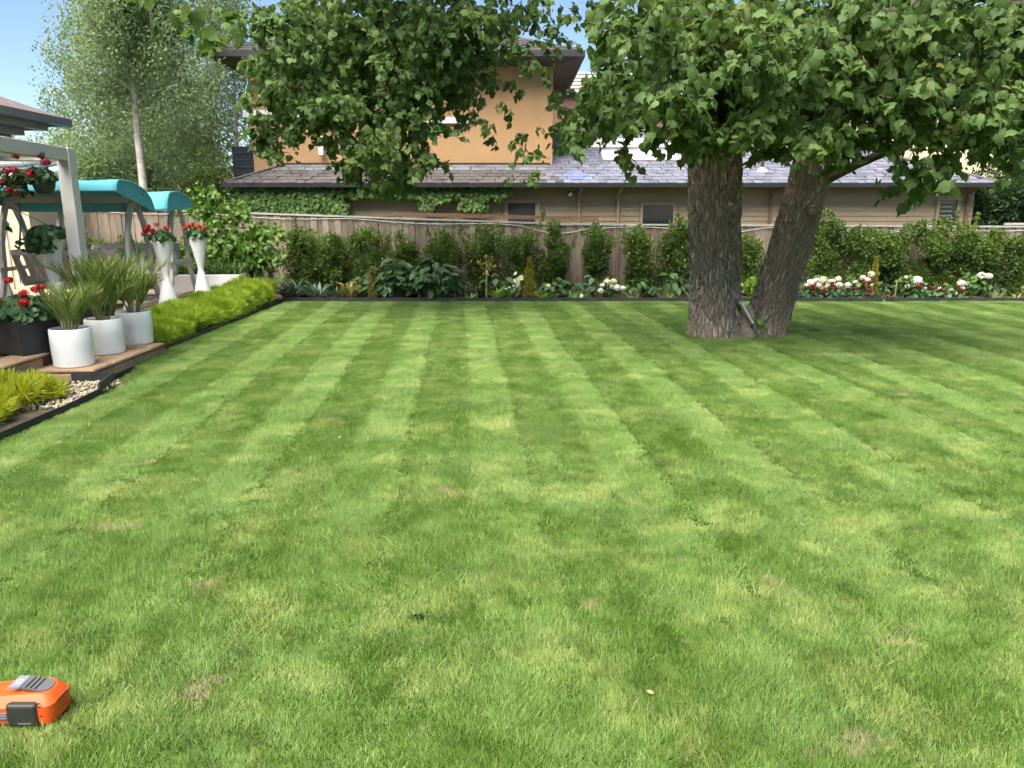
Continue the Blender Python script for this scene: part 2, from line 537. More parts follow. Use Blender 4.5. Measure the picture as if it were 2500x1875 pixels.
MAT['birch_leaf'] = LEAF('birch_leaf', (.11, .165, .075), (.17, .235, .105), (.28, .34, .16), trans=.42, rough=.55, patch=.6)  # greens paled so the colour carries the lens veil over the birches
MAT['yellow_tree_leaf'] = LEAF('yellow_tree_leaf', (.22, .21, .06), (.34, .31, .10), (.46, .40, .16), trans=.3)
MAT['fig_leaf'] = LEAF('fig_leaf', (.05, .10, .018), (.085, .165, .027), (.175, .285, .045), trans=.38, patch=2.2)
MAT['golden'] = LEAF('golden', (.145, .235, .02), (.265, .38, .035), (.43, .52, .08), trans=.38, rough=.6, patch=5.0)
MAT['golden_yellow'] = LEAF('golden_yellow', (.20, .25, .02), (.34, .39, .03), (.50, .52, .07), trans=.38, rough=.6, patch=5.0)
MAT['calla'] = LEAF('calla', (.022, .050, .016), (.042, .085, .026), (.075, .13, .042), trans=.2, rough=.5, spec=.25)
MAT['grey_leaf'] = LEAF('grey_leaf', (.06, .10, .06), (.10, .15, .085), (.17, .22, .13), trans=.2, rough=.4)
MAT['yellow_leaf'] = LEAF('yellow_leaf', (.16, .15, .03), (.26, .23, .05), (.42, .34, .10), trans=.3)
MAT['conifer'] = LEAF('conifer', (.16, .16, .02), (.24, .23, .03), (.36, .33, .06), trans=.2)
MAT['palm_leaf'] = LEAF('palm_leaf', (.09, .145, .03), (.155, .215, .05), (.30, .34, .12), trans=.3, rough=.4, pale=(.50, .45, .26), palefrac=.1)
MAT['geranium_leaf'] = LEAF('geranium_leaf', (.04, .085, .035), (.065, .13, .05), (.11, .19, .08), trans=.22, rough=.5)
MAT['strap_leaf'] = LEAF('strap_leaf', (.05, .10, .03), (.08, .15, .04), (.14, .22, .06), trans=.28, rough=.4)
MAT['lime_leaf'] = LEAF('lime_leaf', (.12, .22, .03), (.19, .32, .05), (.30, .42, .09), trans=.35)

# bark: ridged relief along the trunk in its own unrolled coordinates
m, nt, b, out = new_mat('bark')
uvn = nt.nodes.new('ShaderNodeTexCoord')
mp = nt.nodes.new('ShaderNodeMapping'); mp.inputs['Scale'].default_value = (21, 5.5, 1)
nt.links.new(uvn.outputs['UV'], mp.inputs[0])
dist = nt.nodes.new('ShaderNodeVectorMath'); dist.operation = 'MULTIPLY_ADD'
nz = nt.nodes.new('ShaderNodeTexNoise'); nz.inputs['Scale'].default_value = 1.6; nz.inputs['Detail'].default_value = 4
nt.links.new(mp.outputs[0], nz.inputs['Vector'])
nt.links.new(nz.outputs['Color'], dist.inputs[0]); dist.inputs[1].default_value = (1.6, 1.6, 0); nt.links.new(mp.outputs[0], dist.inputs[2])
vo = nt.nodes.new('ShaderNodeTexVoronoi'); vo.feature = 'DISTANCE_TO_EDGE'; vo.inputs['Scale'].default_value = 1.0
nt.links.new(dist.outputs[0], vo.inputs['Vector'])
ridge = mrange(nt, vo.outputs['Distance'], 0.0, 0.32)
fine = noise_out(nt, mp.outputs[0], 2.5, 6, .7)
big = noise_out(nt, coords(nt, (1, 1, .5), world=True), 2.2, 4)
c0 = mixc(nt, ridge, (.055, .040, .030), (.44, .345, .255))
c0 = mixc(nt, mrange(nt, fine, .35, .7, 0, .7), c0, (.52, .42, .325))
c0 = mixc(nt, mrange(nt, big, .45, .7, 0, .55), c0, (.29, .195, .115))
nt.links.new(c0, b.inputs['Base Color']); b.inputs['Roughness'].default_value = .9
bp = nt.nodes.new('ShaderNodeBump'); bp.inputs['Strength'].default_value = 1.0; bp.inputs['Distance'].default_value = .045
hh = mathn(nt, 'ADD', ridge, mathn(nt, 'MULTIPLY', fine, .5))
nt.links.new(hh, bp.inputs['Height']); nt.links.new(bp.outputs[0], b.inputs['Normal'])
MAT['bark'] = m
# the leaning trunk carries a long rusty stain
m2 = m.copy(); m2.name = 'bark_stained'; nt = m2.node_tree
b2 = [n for n in nt.nodes if n.type == 'BSDF_PRINCIPLED'][0]
src = b2.inputs['Base Color'].links[0].from_socket
tc = nt.nodes.new('ShaderNodeTexCoord'); sx = nt.nodes.new('ShaderNodeSeparateXYZ'); nt.links.new(tc.outputs['UV'], sx.inputs[0])
band = mathn(nt, 'ABSOLUTE', mathn(nt, 'SUBTRACT', sx.outputs[0], 1.42))
nb = noise_out(nt, coords(nt, (7, 1.2, 1), 'UV'), 2.0, 4)
fac = mathn(nt, 'MULTIPLY', mrange(nt, band, .03, .13, 1, 0), mrange(nt, nb, .35, .6, 0, .75))
nt.links.new(mixc(nt, fac, src, (.21, .085, .028)), b2.inputs['Base Color'])
MAT['bark_stained'] = m2

# grass blades: greens that wander over the lawn, straw and lime patches, a pale underside
m, nt, b, out = new_mat('grass_blade')
wp = coords(nt, world=True)
at = nt.nodes.new('ShaderNodeAttribute'); at.attribute_name = 'tint'
n1 = noise_out(nt, wp, 2.6, 6, .65)
n2 = noise_out(nt, coords(nt, (1, 1, 0), world=True), 1.35, 4, .6)
off = nt.nodes.new('ShaderNodeVectorMath'); off.operation = 'ADD'; off.inputs[1].default_value = (31.7, 12.3, 0)
nt.links.new(wp, off.inputs[0])
n3 = noise_out(nt, off.outputs[0], 2.1, 5, .65)
n4 = noise_out(nt, off.outputs[0], 2.6, 3, .6)
g = mixc(nt, mrange(nt, n1, .32, .68), (.102, .198, .022), (.235, .362, .084))
g = mixc(nt, mrange(nt, n2, .47, .66, 0, .8), g, (.205, .315, .085))
g = mixc(nt, mrange(nt, n3, .49, .66, 0, .8), g, (.36, .425, .13))
g = mixc(nt, mrange(nt, n4, .65, .75, 0, .85), g, (.47, .39, .22))
k = mrange(nt, at.outputs['Fac'], 0, .9, .72, 1.3)
hs = nt.nodes.new('ShaderNodeHueSaturation'); nt.links.new(k, hs.inputs['Value']); nt.links.new(g, hs.inputs['Color'])
straw = mrange(nt, at.outputs['Fac'], .955, .985, 0, .8)
g = mixc(nt, straw, hs.outputs[0], (.42, .35, .17))
nt.links.new(g, b.inputs['Base Color']); b.inputs['Roughness'].default_value = .42; b.inputs['Specular IOR Level'].default_value = .4
tr = nt.nodes.new('ShaderNodeBsdfTranslucent'); nt.links.new(g, tr.inputs['Color'])
ms = nt.nodes.new('ShaderNodeMixShader'); ms.inputs[0].default_value = .38
nt.links.new(b.outputs[0], ms.inputs[1]); nt.links.new(tr.outputs[0], ms.inputs[2]); nt.links.new(ms.outputs[0], out.inputs['Surface'])
MAT['grass'] = m

# ------------------------------------------------------------------ the ground
def structure(o): o['kind'] = 'structure'; return o

structure(part('ground', [(-600, -300, -.06), (600, -300, -.06), (600, 900, -.06), (-600, 900, -.06)], [(0, 1, 2, 3)], MAT['far_ground']))
LAWN_EDGE_Y = 15.0
lawn_poly = [(-4.05, -3), (20, -3), (20, 15.0), (-4.55, 15.05), (-4.5, 9.55), (-4.12, 7.75)]
structure(part('lawn', [(x, y, 0.0) for x, y in lawn_poly], [tuple(range(6))], MAT['turf']))
structure(part('garden_bed', [(-11, 15.03, -.004), (22, 15.03, -.004), (22, 16.45, .012), (-11, 16.45, .012)], [(0, 1, 2, 3)], MAT['soil']))
structure(part('side_bed', [(-5.6, 9.3, -.008), (-4.47, 9.3, -.008), (-4.53, 15.03, -.008), (-5.6, 15.03, -.008)], [(0, 1, 2, 3)], MAT['soil']))
structure(part('corner_bed', [(-4.85, 4.0, .004), (-4.03, 4.0, .004), (-4.1, 7.9, .004), (-4.85, 7.45, .004)], [(0, 1, 2, 3)], MAT['soil']))

# grass: tufts of mown blades, leaning one way in each mower swath
def tuft_mesh(name, nb, rad, hmin, hmax, lean_m=.80, az_s=1.0):
    r = rad * np.sqrt(rng.random(nb)); a = rng.random(nb) * 2 * np.pi
    P = np.stack([r * np.cos(a), r * np.sin(a), np.zeros(nb)], 1)
    lean = np.clip(rng.normal(lean_m, .36, nb), .05, 1.45); az = rng.normal(0, az_s, nb)
    A = np.stack([np.sin(az) * np.sin(lean), np.cos(az) * np.sin(lean), np.cos(lean)], 1)
    N = np.stack([-np.sin(az) * np.cos(lean), -np.cos(az) * np.cos(lean), np.sin(lean)], 1) + rng.normal(0, .55, (nb, 3))
    clump = .75 + .5 * rng.random(nb)
    S = (hmin + (hmax - hmin) * rng.random(nb)) * clump
    V, F, t = cloud_arrays(T_blade(.038, .22), P, A, N, S)
    me = mesh_np(name, V, F, False, t)
    me.materials.append(MAT['grass'])
    return me

tuft_col = bpy.data.collections.new('grass_tufts')
for i in range(6):
    tuft_col.objects.link(bpy.data.objects.new('grass_tuft_%d' % i, tuft_mesh('grass_tuft_%d' % i, 200, .061, .016, .034)))
for i in range(3):
    tuft_col.objects.link(bpy.data.objects.new('grass_tuft_long_%d' % i, tuft_mesh('grass_tuft_long_%d' % i, 40, .085, .028, .052, .55, 3.0)))
STRIPE_W = .445
pts, rots, idxs, scs = [], [], [], []
step = .0575
ys = np.arange(1.3, 15.0, step)
for y in ys:
    hw = .74 * y + .9
    for x in np.arange(-hw, hw, step):
        px, py = x + rng.uniform(-.027, .027), y + rng.uniform(-.027, .027)
        if py > 14.97: continue
        left = -4.0 + (0 if py < 7.3 else (py - 7.3) * -.28 if py < 9.2 else -.5)
        if px < left + .06: continue
        if math.hypot(px - 2.94, py - 10.86) < .38 or math.hypot(px - 3.68, py - 10.88) < .28 or math.hypot(px - 3.32, py - 10.8) < .2: continue
        if -2.1 < px < -1.66 and 2.3 < py < 2.45: continue
        s = px + .065 * py + .03 * mnoise.noise((px * .7, py * .7, 1.3))
        k = math.floor((s - .051) / STRIPE_W)
        fr = (s - .051) / STRIPE_W - k
        away = (k % 2 == 0)
        base = .065 if away else .065 + R(135) * (1 if rng.random() < .5 else -1)
        track = away and fr > .78
        crest = away and fr < .14
        if track and py > 3.2 and rng.random() < .42: continue
        near = max(0.0, min(1.0, (6.0 - py) / 3.0))
        wob = mnoise.noise((px * 1.5, py * 1.5, 3.1)) * (.85 + 3.2 * near) + mnoise.noise((px * 3.6, py * 3.6, 7.1)) * (1.0 + 1.2 * near) + mnoise.noise((px * 2.0, py * 7.0, 5.5)) * .6
        if track: base = math.pi + .065
        if near > 0 and rng.random() < .3 * near: base += math.pi
        if crest: wob *= .3
        pts.append((px, py, 0.0)); rots.append((0, 0, base + wob + rng.normal(0, .30)))
        idxs.append(rng.integers(0, 6))
        far = min(1.0, max(0.0, (py - 3) / 8))
        lush = 1 + .45 * mnoise.noise((px * .9, py * .9, 9.7))
        scs.append((.95 + .1 * rng.random()) * lush * (1 - .12 * far) * (.55 if track and py > 3.2 else 1.0))
for (px, py, _) in list(pts):
    if py < 7.5 and mnoise.noise((px * 2.3, py * 2.3, 21.0)) + rng.normal(0, .12) > .38 + .04 * py:
        pts.append((px + rng.uniform(-.04, .04), py + rng.uniform(-.04, .04), 0.0)); rots.append((0, 0, rng.random() * 6.28)); idxs.append(6 + rng.integers(0, 3)); scs.append(rng.uniform(.7, 1.1))
gm = mesh_np('grass', np.array(pts), [])
a = gm.attributes.new('rot', 'FLOAT_VECTOR', 'POINT'); a.data.foreach_set('vector', np.array(rots, np.float32).ravel())
a = gm.attributes.new('pick', 'INT', 'POINT'); a.data.foreach_set('value', np.array(idxs, np.int32))
a = gm.attributes.new('zs', 'FLOAT', 'POINT'); a.data.foreach_set('value', np.array(scs, np.float32))
grass = link('grass', gm, MAT['grass'])
props(grass, 'short mown grass blades striped by the mower across the lawn', 'grass', kind='stuff')
ng = bpy.data.node_groups.new('grass_scatter', 'GeometryNodeTree')
ng.interface.new_socket('Geometry', in_out='INPUT', socket_type='NodeSocketGeometry')
ng.interface.new_socket('Geometry', in_out='OUTPUT', socket_type='NodeSocketGeometry')
gi, go = ng.nodes.new('NodeGroupInput'), ng.nodes.new('NodeGroupOutput')
iop = ng.nodes.new('GeometryNodeInstanceOnPoints')
ci = ng.nodes.new('GeometryNodeCollectionInfo')
ci.inputs['Collection'].default_value = tuft_col
ci.inputs['Separate Children'].default_value = True
ci.inputs['Reset Children'].default_value = True
def named(kind, nm):
    n = ng.nodes.new('GeometryNodeInputNamedAttribute'); n.data_type = kind; n.inputs['Name'].default_value = nm
    return [s for s in n.outputs if s.enabled][0]
ng.links.new(gi.outputs[0], iop.inputs['Points'])
ng.links.new(ci.outputs[0], iop.inputs['Instance'])
iop.inputs['Pick Instance'].default_value = True
ng.links.new(named('INT', 'pick'), iop.inputs['Instance Index'])
ng.links.new(named('FLOAT_VECTOR', 'rot'), iop.inputs['Rotation'])
cx = ng.nodes.new('ShaderNodeCombineXYZ')
cx.inputs[0].default_value = 1.0; cx.inputs[1].default_value = 1.0
ng.links.new(named('FLOAT', 'zs'), cx.inputs[2])
ng.links.new(cx.outputs[0], iop.inputs['Scale'])
ng.links.new(iop.outputs[0], go.inputs[0])
md = grass.modifiers.new('scatter', 'NODES'); md.node_group = ng

# ------------------------------------------------------------------ patio, step, edgings
patio = structure(MB().box(-13, -4.99, 7.0, 14.72, -.05, .255).build('patio', MAT['grout']))
pm = {}
def paver(w, d, h, bev=.006):
    key = (round(w, 3), round(d, 3), round(h, 3))
    if key not in pm:
        q = MB().box(-w / 2, w / 2, -d / 2, d / 2, 0, h, bev)
        pm[key] = mesh_np('paver', q.v, q.f); pm[key].materials.append(MAT['sandstone'])
    return pm[key]
yy = 7.25
row = 0
while yy < 14.7:
    xx = -5.42 - (.24 if row % 2 else 0)
    x_hi = -5.18
    while xx > -10.6:
        if not (yy < 8.6 and xx < -6.9):
            link('paver', paver(.474, .474, .028), None, patio, (xx, yy, .252 + random.uniform(0, .002)))
        xx -= .48
    yy += .48; row += 1
# front riser and bull-nosed edge stones along the raised patio
for k in range(5):
    link('edge_stone', paver(.30, .59, .034, .014), None, patio, (-5.09, 7.15 + .6 * k, .250))
step_o = structure(MB().box(-4.99, -4.40, 7.74, 9.42, -.05, .105).build('step', MAT['grout']))
for k in range(4):
    link('tread_stone', paver(.64, .415, .04, .014), None, step_o, (-4.68, 7.93 + .42 * k, .10))
for k in range(4):
    link('riser_stone', paver(.03, .41, .09), None, step_o, (-4.386, 7.95 + .42 * k, 0))
link('riser_stone', paver(.56, .03, .09), None, step_o, (-4.69, 7.728, 0))
for k in range(2):
    link('riser_stone', paver(.03, .59, .22), None, patio, (-4.975, 7.15 + .6 * k - .18, 0.02))

t = thing('lawn_edging', 'low black edging strip along the back flower bed at the foot of the plants', 'edging', (0, 15.0, 0))
MB().strip([(-4.56, 15.03, .035), (0, 15.0, .035), (6, 14.98, .035), (20, 14.98, .035)], .09, .018, (0, 0, 1)).build('strip', MAT['edging'], t)
t = thing('bed_edging', 'black edging curving round the pebble bed, with a raised open box corner', 'edging', (-4.05, 6.5, 0))
MB().strip([(-4.02, 4.0, .03), (-4.02, 5.6, .03), (-4.0, 6.6, .03), (-4.03, 7.2, .03)], .06, .014, (0, 0, 1)).build('strip', MAT['edging'], t)
MB().bar((-4.03, 7.2, .05), (-4.15, 7.72, .055), .016, .13).build('side_board', MAT['edging'], t)
MB().bar((-4.15, 7.73, .055), (-4.58, 7.70, .055), .016, .13).build('back_board', MAT['edging'], t)
MB().tube([(-4.36, 7.12, .02), (-4.34, 7.26, .12)], .014).build('drip_pipe', MAT['black_plastic'], t)
t = thing('hedge_edging', 'low dark edging under the front of the golden hedge', 'edging', (-4.5, 10, 0))
MB().strip([(-4.72, 9.45, .02), (-4.5, 9.62, .02), (-4.48, 10.3, .02), (-4.5, 12, .02), (-4.55, 15, .02)], .06, .016, (0, 0, 1)).build('strip', MAT['edging'], t)

# pebbles
n = 700
P = np.stack([rng.uniform(-4.62, -4.05, n), rng.uniform(6.6, 7.68, n), rng.uniform(.005, .03, n)], 1)
ico = np.array([(0, 0, 1), (.9, 0, .2), (.28, .85, .2), (-.72, .53, .2), (-.72, -.53, .2), (.28, -.85, .2), (0, 0, -.6)])
icof = np.array([(0, 1, 2), (0, 2, 3), (0, 3, 4), (0, 4, 5), (0, 5, 1), (6, 2, 1), (6, 3, 2), (6, 4, 3), (6, 5, 4), (6, 1, 5)])
V, F, tt = cloud_arrays((ico * .5, icof), P, rdir(n), rdir(n), rng.uniform(.025, .05, n))
pb = part('pebbles', V, F, MAT['pebble'], None, True, tt)
props(pb, 'pale cream pebbles in the edged corner bed', 'pebbles', kind='stuff')

# ------------------------------------------------------------------ paling fence
def fence_top(x):
    if x < 1.3: return 1.49 + (1.3 - x) * .034
    return 1.49 - (x - 1.3) * .005
fen = thing('paling_fence', 'weathered brown timber paling fence behind the back flower bed', 'fence', (0, 16.3, 0))
pv = []
for k in range(3):
    q = MB().box(-.068 + .004 * k, .068 - .003 * k, -.008, .008, 0, 1)
    me = mesh_np('paling', q.v, q.f); me.materials.append(MAT['paling']); pv.append(me)
x = -10.7; i = 0
while x < 11.6:
    o = link('paling', pv[i % 3], None, fen, (x, 16.3 - (.016 if i % 2 else 0), .02), (0, R(random.uniform(-.35, .35)), 0))
    o.scale = (1 + random.uniform(-.06, .06), 1, fence_top(x) - .05 + random.uniform(-.012, .004))
    x += .128; i += 1
xs = [-10.8, -7.5, -4.8, -2.0, 1.3, 4.5, 8.0, 11.7]
for k in range(len(xs) - 1):
    a, c = xs[k], xs[k + 1] - .004
    MB().bar((a, 16.3, fence_top(a) - .012), (c, 16.3, fence_top(c) - .012), .085, .034).build('capping', MAT['cap_rail'], fen)
for z in (.35, 1.05):
    MB().box(-10.8, 11.6, 16.33, 16.40, z, z + .08).build('rail', MAT['paling'], fen)
pts = []
x = -10.7
while x < 11.6:
    sag = abs(math.sin(x * 1.05 + .4)) ** 1.5 * .05
    if .2 < x < 1.6: sag += .10 * math.sin((x - .2) / 1.4 * math.pi)
    if 7.0 < x < 8.4: sag += .09 * math.sin((x - 7.0) / 1.4 * math.pi)
    if 4.4 < x < 5.3: sag += .12 * (5.3 - x)
    pts.append((x, 16.262, fence_top(x) - .055 - sag)); x += .12
cb = MB().tube(pts, .0065, 5).build('garden_cable', MAT['cord'], None)
props(cb, 'thin pale cable looping loosely along the top of the paling fence', 'cable')
t = thing('timber_plank', 'brown timber plank lying flat just above the fence top, before the brown wall', 'plank', (.3, 16.6, 0))
MB().bar((-2.5, 16.62, 1.69), (1.85, 16.62, 1.585), .05, .085).build('board', MAT['brown_timber'], t)
MB().bar((-2.4, 16.62, .8), (-2.4, 16.62, 1.64), .06, .06).build('post', MAT['brown_timber'], t)
MB().bar((1.75, 16.62, .8), (1.75, 16.62, 1.54), .06, .06).build('post', MAT['brown_timber'], t)
t = thing('back_rail', 'grey horizontal rail beyond the fence at the dark hedge', 'rail', (12.5, 17.3, 0))
MB().bar((11.0, 17.3, 1.47), (14.5, 17.3, 1.47), .06, .05).build('rail', MAT['cap_rail'], t)
MB().bar((14.0, 17.3, 0), (14.0, 17.3, 1.46), .08, .08).build('post', MAT['cap_rail'], t)

# ------------------------------------------------------------------ the neighbour's house: brown boarded ground floor, orange upper storey
EY, EZ, PT = 19.5, 2.42, math.tan(R(22))
house = thing('house', 'two storey house with orange rendered upper floor, slate roofs and brown boarded wall', 'house', (2, 20, 0))
w = MB().box(-6.95, 11.84, 20.02, 27, 0, 2.40).build('lower_wall', MAT['board_trim'], house)
for k in range(10):
    z = 1.10 + .132 * k
    q = MB().add([(-6.97, 20.02, z), (11.85, 20.02, z), (11.85, 19.989, z), (-6.97, 19.989, z), (-6.97, 20.02, z + .132), (11.85, 20.02, z + .132), (11.85, 20.005, z + .132), (-6.97, 20.005, z + .132)],
                 [(0, 1, 2, 3), (4, 7, 6, 5), (3, 2, 6, 7), (0, 3, 7, 4), (1, 5, 6, 2)])
    q.build('weatherboard', MAT['board'], w)
MB().box(-7.0, 11.9, 19.96, 20.0, 0, 1.09).build('plinth', MAT['board_trim'], w)
def window(x0, x1, z0, z1, y=19.98, pane='window_glass', blind=0, fr=.07):
    wd = MB().box(x0 - fr, x0, y - .05, y + .02, z0 - fr, z1 + fr).box(x1, x1 + fr, y - .05, y + .02, z0 - fr, z1 + fr) \
        .box(x0, x1, y - .045, y + .02, z1, z1 + fr).box(x0, x1, y - .045, y + .02, z0 - fr, z0).build('window', MAT['board_trim'], house)
    MB().box(x0 + .001, x1 - .001, y - .022, y - .012, z0 + .001, z1 - .001).build('pane', MAT[pane], wd)
    for k in range(blind):
        zz = z0 + (k + .5) * (z1 - z0) / blind
        MB().box(x0 + .03, x1 - .1, y - .034, y - .026, zz - .018, zz + .018).build('slat', MAT['slat_blind'], wd)
    return wd
window(3.36, 4.14, 1.25, 1.90)
window(-.10, .60, 1.2, 1.95, pane='dark_screen', fr=.12)
window(10.97, 11.40, 1.15, 2.02, blind=8, fr=.09)
MB().box(10.92, 11.55, 19.93, 19.955, 2.14, 2.20).build('vent_strip', MAT['board_trim'], house)
for k in range(8):
    MB().box(10.95 + .075 * k, 10.985 + .075 * k, 19.922, 19.929, 2.155, 2.185).build('vent_hole', MAT['slot'], house)
for x, mt in ((1.72, 'board_trim'), (2.72, 'board_trim'), (6.62, 'brown_timber'), (11.66, 'brown_timber')):
    dp = MB().tube([(x, 19.93, .1), (x, 19.93, 2.18), (x + (.16 if x == 6.62 else .05), 19.75, 2.30), (x + (.2 if x == 6.62 else .05), 19.55, 2.36)], .042, 8).build('downpipe', MAT[mt], house)
for x in (-.35, 1.45, 7.2, 10.75):
    fl = MB().box(x - .02, x + .02, 19.86, 19.96, 2.2, 2.24).tube([(x, 19.86, 2.22), (x + .02, 19.78, 2.17)], [.035, .06], 10).build('eave_light', MAT['gutter_dark'], house)
    MB().tube([(x + .021, 19.777, 2.168), (x + .024, 19.765, 2.160)], .052, 10).build('lamp_glass', MAT['lamp_white'], fl)
# eaves
MB().box(-7.15, 12.08, 19.56, 20.0, 2.36, 2.385).build('eave_soffit', MAT['soffit'], house)
g = MB()
g.add([(-7.24, 19.44, 2.33), (12.18, 19.44, 2.33), (12.18, 19.55, 2.33), (-7.24, 19.55, 2.33), (-7.24, 19.42, 2.43), (12.18, 19.42, 2.43), (12.18, 19.55, 2.43), (-7.24, 19.55, 2.43)],
      [(0, 3, 2, 1), (0, 1, 5, 4), (4, 5, 6, 7), (0, 4, 7, 3), (1, 2, 6, 5), (2, 3, 7, 6)])
g.build('gutter', MAT['gutter_dark'], house)

def roof_pt(x, s, dz=0.0): return (x, EY + s, EZ + s * PT + dz)
# decks: skirt (with a hip on the left) and main roof (with a hip on the right)
main_roof = part('main_roof', [roof_pt(1.0, 0, -.01), roof_pt(12.15, 0, -.01), roof_pt(8.2, 3.95, -.01), roof_pt(1.0, 3.95, -.01),
                               (1.0, 27.4, EZ), (8.2, 27.4, EZ), (12.15, 27.4, EZ)], [(0, 1, 2, 3), (1, 6, 2), (3, 2, 5, 4), (2, 6, 5)], MAT['roof_deck'], house)
skirt_roof = part('skirt_roof', [roof_pt(-7.2, 0, -.01), roof_pt(.999, 0, -.01), roof_pt(.999, 1.24, -.01), roof_pt(-5.95, 1.24, -.01), (-7.2, 23, EZ - .01), (-5.95, 23, EZ + 1.24 * PT - .01)],
                  [(0, 1, 2, 3), (0, 3, 5, 4)], MAT['roof_deck'], house)
SW, SG = .215, .215
cs, sn = math.cos(R(22)), math.sin(R(22))
slate_meshes = []
for k in range(4):
    w2 = SW / 2 - .004 - .002 * (k % 2); L = SG / cs * 1.22; th = .009 + .003 * k
    q = MB().box(-w2, w2, 0, L, 0, th)
    slate_meshes.append((q.v, q.f))
def slate_mesh_obj(mt):
    out = []
    for v, f in slate_meshes:
        me = mesh_np('slate', v, f); me.materials.append(MAT[mt]); out.append(me)
    return out
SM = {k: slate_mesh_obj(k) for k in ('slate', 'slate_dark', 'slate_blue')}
cand = []
r_i = 0; s = -.03
while s < 3.95:
    x = -7.2 + (SW / 2 if r_i % 2 else 0)
    while x < 12.2:
        sc_ = s + SG * .5
        on_skirt = x < .95
        ok = (s < 1.2 and x - SW * .4 > -7.2 + max(0, sc_)) if on_skirt else (x + SW * .4 < 12.15 - max(0, sc_))
        if ok and not (not on_skirt and s > 3.8):
            cand.append((s, x + random.uniform(-.012, .012), on_skirt))
        x += SW
    s += SG; r_i += 1
def hidden(s, x):     # stretches behind the trunks, skylights and dense leaves
    if 5.0 < x < 6.1 or 7.0 < x < 8.0: return True
    if 2.35 < x < 4.75 and 1.35 < s < 3.3: return True
    return s > 2.2 and x > 4.5 or s > 1.4 and x > 6.0 or s > 3.0
cand.sort(key=lambda c: (hidden(c[0], c[1]), c[0]))
rest = MB(); rest_t = []
for i, (s, x, on_skirt) in enumerate(cand):
    tilt = R(22) - R(2.6)
    kind = 'slate_dark' if x < 1.1 + random.uniform(-.6, .4) and s < 1.3 else 'slate'
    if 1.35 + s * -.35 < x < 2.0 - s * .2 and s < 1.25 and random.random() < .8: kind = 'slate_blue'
    if i < 300:
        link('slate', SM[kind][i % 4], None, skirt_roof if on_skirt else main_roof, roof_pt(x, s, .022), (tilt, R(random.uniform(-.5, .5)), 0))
    else:
        v, f = slate_meshes[i % 4]
        rot = Matrix.Rotation(tilt, 3, 'X'); p0 = Vector(roof_pt(x, s, .022))
        rest.add([rot @ Vector(p) + p0 for p in v], f); rest_t += [random.random()] * len(v)
ro = part('slates', rest.v, rest.f, MAT['slate'], main_roof, False, rest_t); ro['kind'] = 'stuff'
# hip cappings, flashings
hipc = MB().tube([roof_pt(12.12, .02, .03), roof_pt(8.2, 3.95, .05)], .05, 6).tube([roof_pt(1.0, 3.95, .04), roof_pt(8.2, 3.95, .04)], .06, 6).build('ridge_capping', MAT['slate_dark'], main_roof)
MB().tube([roof_pt(-7.16, .03, .03), roof_pt(-5.98, 1.22, .04)], .035, 6).build('hip_capping', MAT['slate_dark'], skirt_roof)
MB().box(-5.95, 1.0, 20.655, 20.697, 2.90, 2.955).build('flashing', MAT['lead'], skirt_roof)
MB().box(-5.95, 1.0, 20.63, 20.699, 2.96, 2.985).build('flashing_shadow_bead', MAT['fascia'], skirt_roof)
# skylights
def skylight(x0, x1, s0, s1):
    def rp(x, s, d): p = roof_pt(x, s); return (p[0], p[1] - sn * d, p[2] + cs * d)
    fr = MB().add([rp(x0, s0, .01), rp(x1, s0, .01), rp(x1, s1, .01), rp(x0, s1, .01), rp(x0, s0, .06), rp(x1, s0, .06), rp(x1, s1, .06), rp(x0, s1, .06)],
                  [(0, 1, 5, 4), (1, 2, 6, 5), (2, 3, 7, 6), (3, 0, 4, 7), (4, 5, 6, 7)]).build('skylight', MAT['lead'], main_roof)
    V, F = [], []
    for r_, h in ((0, .062), (.04, .09), (.14, .11), (.26, .118)):
        V += [rp(x0 + r_, s0 + r_ * .8, h), rp(x1 - r_, s0 + r_ * .8, h), rp(x1 - r_, s1 - r_ * .8, h), rp(x0 + r_, s1 - r_ * .8, h)]
    for k in range(3):
        for i in range(4): F.append((k * 4 + i, k * 4 + (i + 1) % 4, k * 4 + 4 + (i + 1) % 4, k * 4 + 4 + i))
    F.append((12, 13, 14, 15))
    part('dome', V, F, MAT['dome'], main_roof)
skylight(2.42, 4.72, 1.52, 2.22)
skylight(2.2, 4.55, 2.5, 3.2)
MB().lathe(roof_pt(6.47, .85, -.05), [(.045, 0), (.045, .5), (.03, .5), (.03, .56), (.055, .57), (.055, .6), (.02, .63)], 12).build('vent_pipe', MAT['gutter_dark'], main_roof, True)
MB().lathe(roof_pt(6.47, .85, -.06), [(.2, .02), (.12, .09), (.05, .16)], 10).build('pipe_flashing', MAT['lead'], main_roof)
